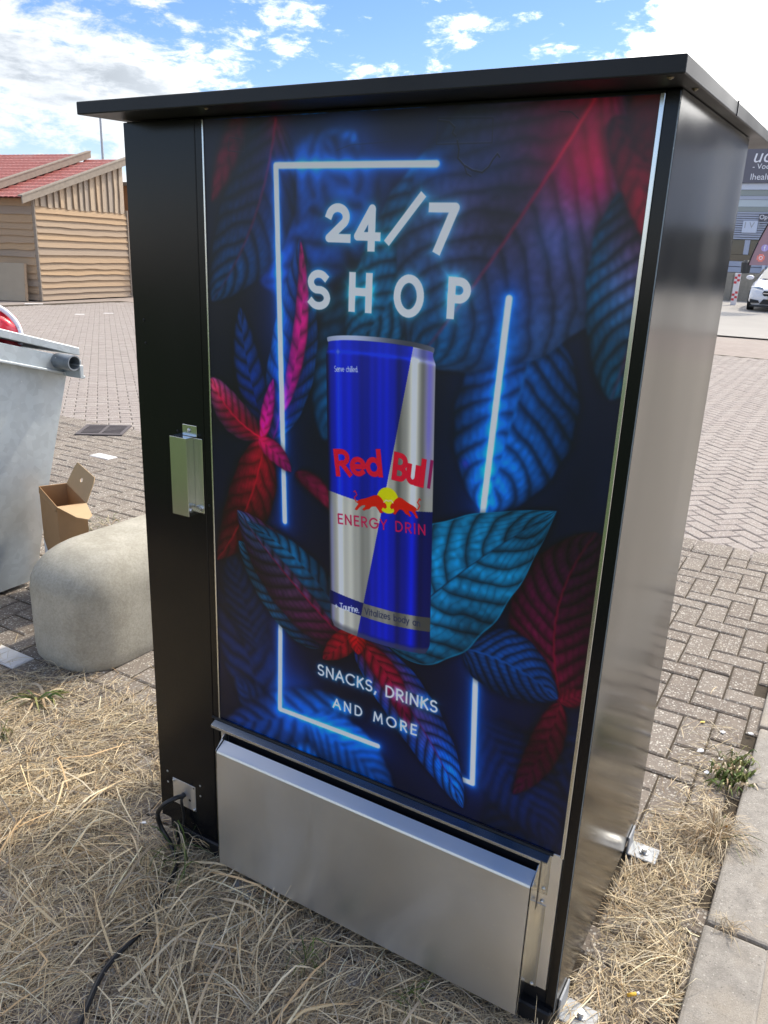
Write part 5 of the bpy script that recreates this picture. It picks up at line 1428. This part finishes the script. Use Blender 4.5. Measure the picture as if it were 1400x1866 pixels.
# ================================================================== sail banner
M_sail = simple('mauve_banner_cloth', (.36, .235, .27), .7, var=.08, scale=2)
ban = tag(empty('sail_banner', (-1.9935,30.0000,1.0158)), 'mauve sail banner with dark edge and two round social media icons', 'banner')
b0 = Vector(ban.location); b0.z = .15; ban.location = b0
def LB(p): return (p[0]-b0.x, p[2]-b0.z)
out = [LB(p) for p in ((-2.2556,30.0000,1.6812), (-2.1704,30.0000,2.0649), (-2.0714,30.0000,2.4089), (-1.9564,30.0000,2.7495), (-1.8256,30.0000,3.0864), (-1.6735,30.0000,3.3848), (-1.4867,30.0000,3.6625), (-1.3051,30.0000,3.7662), (-1.1647,30.0000,3.6302), (-1.0682,30.0000,3.1848), (-0.9773,30.0000,2.4918), (-0.9731,30.0000,1.7152))]
prism('cloth', out, .012, ((0, 0, 0), (1, 0, 0), (0, 0, 1), (0, 1, 0)), M_sail, ban)
tube('pole_sleeve', [(p[0], -.006, p[1]) for p in out[:8]], .022, M_dark, ban, 6, 3)
cyl('pole', (out[-1][0], 0, -.1), (out[-1][0], 0, out[-1][1]+.05), .02, M_pole, ban, 8)
box('foot_plate', (out[-1][0]-.25, -.25, -.12), (out[-1][0]+.25, .25, -.08), M_dark, ban)
M_f = simple('lilac_icon', (.45, .38, .72), .6); M_ig = simple('coral_icon', (.86, .26, .22), .6); M_iw = simple('icon_white', (.88, .86, .90), .6)
c = LB((-1.8198,30.0000,2.2556)); cyl('icon_disc', (c[0], -.002, c[1]), (c[0], -.008, c[1]), .115, M_f, ban, 20)
lettering('lettering', 'f', .24, (c[0]-.035, -.010, c[1]-.08), (R(90), 0, 0), M_iw, ban, 0, .002)
c = LB((-1.8942,30.0000,1.9304))
bm = bmesh.new(); add_box(bm, (c[0]-.125, -.008, c[1]-.125), (c[0]+.125, -.002, c[1]+.125), None, .0); 
ee = [e for e in bm.edges if abs(e.verts[0].co.y-e.verts[1].co.y) > .001]; bmesh.ops.bevel(bm, geom=ee, offset=.05, segments=4, affect='EDGES'); bobj('icon_square', bm, M_ig, ban)
def ring_(name, cx_, cz_, r0, r1, m):
    n = 20; V = []
    for y in (-.0085, -.0115):
        for r_ in (r0, r1): V += [(cx_+r_*math.cos(2*math.pi*i/n), y, cz_+r_*math.sin(2*math.pi*i/n)) for i in range(n)]
    F_ = [(2*n+i, 2*n+(i+1) % n, 3*n+(i+1) % n, 3*n+i) for i in range(n)]+[(n+i, n+(i+1) % n, 3*n+(i+1) % n, 3*n+i) for i in range(n)]
    obj(name, V, F_, m, ban)
ring_('icon_ring', c[0], c[1], .040, .062, M_iw); cyl('icon_dot', (c[0]+.075, -.0085, c[1]+.075), (c[0]+.075, -.011, c[1]+.075), .012, M_iw, ban, 8)

# ================================================================== white car
def car():
    Pc = Vector((-2.1474,30.0000,0.3384)); s = 1.07
    root = tag(empty('parked_car', (Pc.x+.93*s, 30.0, .17), R(2)), 'white hatchback car facing the camera by the concrete wall', 'car')
    root.scale = (s, s, s)
    mw, nt, b = mat('white_car_paint'); b.inputs['Base Color'].default_value = (.74, .75, .78, 1); b.inputs['Roughness'].default_value = .3; b.inputs['Coat Weight'].default_value = .8; b.inputs['Coat Roughness'].default_value = .05
    mg = simple('car_glass', (.03, .04, .05), .05, spec=.9); mt_ = simple('tyre_rubber', (.02, .02, .02), .8); mc = simple('chrome_trim', (.6, .6, .62), .2, 1.0)
    ml = simple('headlamp_lens', (.35, .38, .42), .08, .6)
    # stations along y: (y, half width, z sill, z shoulder, z top, half width at top)
    st = [(0.0, .60, .24, .52, .56, .50), (.06, .78, .18, .58, .66, .62), (.25, .86, .17, .66, .75, .70), (.7, .89, .17, .74, .83, .74), (1.15, .895, .17, .82, .92, .76), (1.30, .895, .17, .86, .955, .75), (1.95, .895, .17, .90, 1.36, .60), (2.4, .895, .17, .91, 1.43, .57), (3.2, .895, .17, .93, 1.41, .56), (3.9, .87, .2, .94, 1.20, .58), (4.3, .80, .26, .90, .98, .62), (4.38, .70, .34, .80, .86, .55)]
    V, F_ = [], []
    for y, hw, z0, zs, zt_, ht in st:
        half = [(hw*.86, z0), (hw, z0+.14), (hw*1.0, (z0+zs)*.52), (hw*.975, zs), (ht+(hw-ht)*.10, zs+(zt_-zs)*.80), (ht*.72, zt_-.004), (0, zt_+.012)]
        V += [(x, y, z) for x, z in half]+[(-x, y, z) for x, z in half[-2::-1]]
    n = 13
    for i in range(len(st)-1):
        for k in range(n-1): F_.append((i*n+k, i*n+k+1, (i+1)*n+k+1, (i+1)*n+k))
        F_.append((i*n+n-1, i*n, (i+1)*n, (i+1)*n+n-1))
    F_ += [tuple(range(n)), tuple((len(st)-1)*n+k for k in range(n))[::-1]]
    body = obj('body', V, F_, mw, root, True); bm = bmesh.new(); bm.from_mesh(body.data); bmesh.ops.recalc_face_normals(bm, faces=bm.faces); bm.to_mesh(body.data); bm.free()
    def quad(name, pts, m, off=(0, 0, 0)):
        V = [Vector(p)+Vector(off) for p in pts]; nr = (V[1]-V[0]).cross(V[2]-V[0]).normalized()
        W_ = V+[v-nr*.012 for v in V]; k = len(V)
        o = obj(name, W_, [tuple(range(k)), tuple(range(k, 2*k))[::-1]]+[(i, (i+1) % k, k+(i+1) % k, k+i) for i in range(k)], m, root)
        bm = bmesh.new(); bm.from_mesh(o.data); bmesh.ops.recalc_face_normals(bm, faces=bm.faces); bm.to_mesh(o.data); bm.free(); return o
    quad('windscreen', [(-.70, 1.30, .985), (.70, 1.30, .985), (.54, 1.93, 1.375), (-.54, 1.93, 1.375)], mg, (0, -.02, .02))
    for sd in (-1, 1):
        quad('side_window', [(sd*.885, 1.55, .95), (sd*.885, 3.5, .98), (sd*.66, 3.2, 1.33), (sd*.66, 2.0, 1.32)], mg, (sd*.012, 0, 0))
        # headlamp, bumper intake, mirror
        quad('headlight', [(sd*.44, .015, .645), (sd*.80, .19, .70), (sd*.84, .30, .745), (sd*.60, .10, .735), (sd*.46, .045, .70)], ml, (0, -.03, .01))
        quad('bumper_intake', [(sd*.50, -.0, .25), (sd*.80, .05, .24), (sd*.80, .06, .37), (sd*.54, .0, .33)], M_dark, (0, -.018, 0))
        bm = bmesh.new(); bmesh.ops.create_icosphere(bm, subdivisions=2, radius=1)
        for v in bm.verts: v.co = Vector((v.co.x*.13+sd*1.02, v.co.y*.07+1.50, v.co.z*.08+1.02))
        bobj('wing_mirror', bm, mw, root, True)
        for yy in (.82, 3.45):
            w_ = bpy.data.objects.new('wheel', None)
            bm = bmesh.new(); add_cyl(bm, (sd*.70, yy, .31), (sd*.905, yy, .31), .315, 24); wh = bobj('wheel', bm, mt_, root)
            bm = bmesh.new(); add_cyl(bm, (sd*.906, yy, .31), (sd*.915, yy, .31), .21, 18, .18); bobj('rim', bm, mc, wh)
    quad('grille', [(-.40, 0, .475), (.40, 0, .475), (.46, 0, .56), (.42, .0, .635), (-.42, .0, .635), (-.46, 0, .56)], M_dark, (0, -.03, 0))
    quad('grille_bar', [(-.44, 0, .545), (.44, 0, .545), (.44, 0, .572), (-.44, 0, .572)], mc, (0, -.045, 0))
    cyl('grille_emblem', (0, -.045, .558), (0, -.062, .558), .085, mc, root, 20)
    quad('lower_intake', [(-.50, 0, .215), (.50, 0, .215), (.40, 0, .375), (-.40, 0, .375)], M_dark, (0, -.028, 0))
    quad('number_plate', [(-.26, 0, .395), (.26, 0, .395), (.26, 0, .495), (-.26, 0, .495)], simple('plate_yellow', (.80, .50, .02), .4), (0, -.052, -.04))
    box('front_lip', (-.78, -.03, .13), (.78, .2, .175), M_bin, root, .01)
car()

# repeats of a kind share a group; leftovers of the builders go
GROUPS = {'green_weed': 'green weeds in the paving joints', 'brown_tuft': 'dead tufts along the kerb', 'paper_scrap': 'scraps of litter on the ground',
          'cigarette_butt': 'cigarette butts in the straw', 'wooden_cabin': 'red roofed wooden cabins'}
for o in list(scene.objects):
    if o.get('category') and o.name.split('.')[0] in GROUPS: o['group'] = GROUPS[o.name.split('.')[0]]
for o in list(bpy.data.objects):
    if o.users == 0: bpy.data.objects.remove(o)
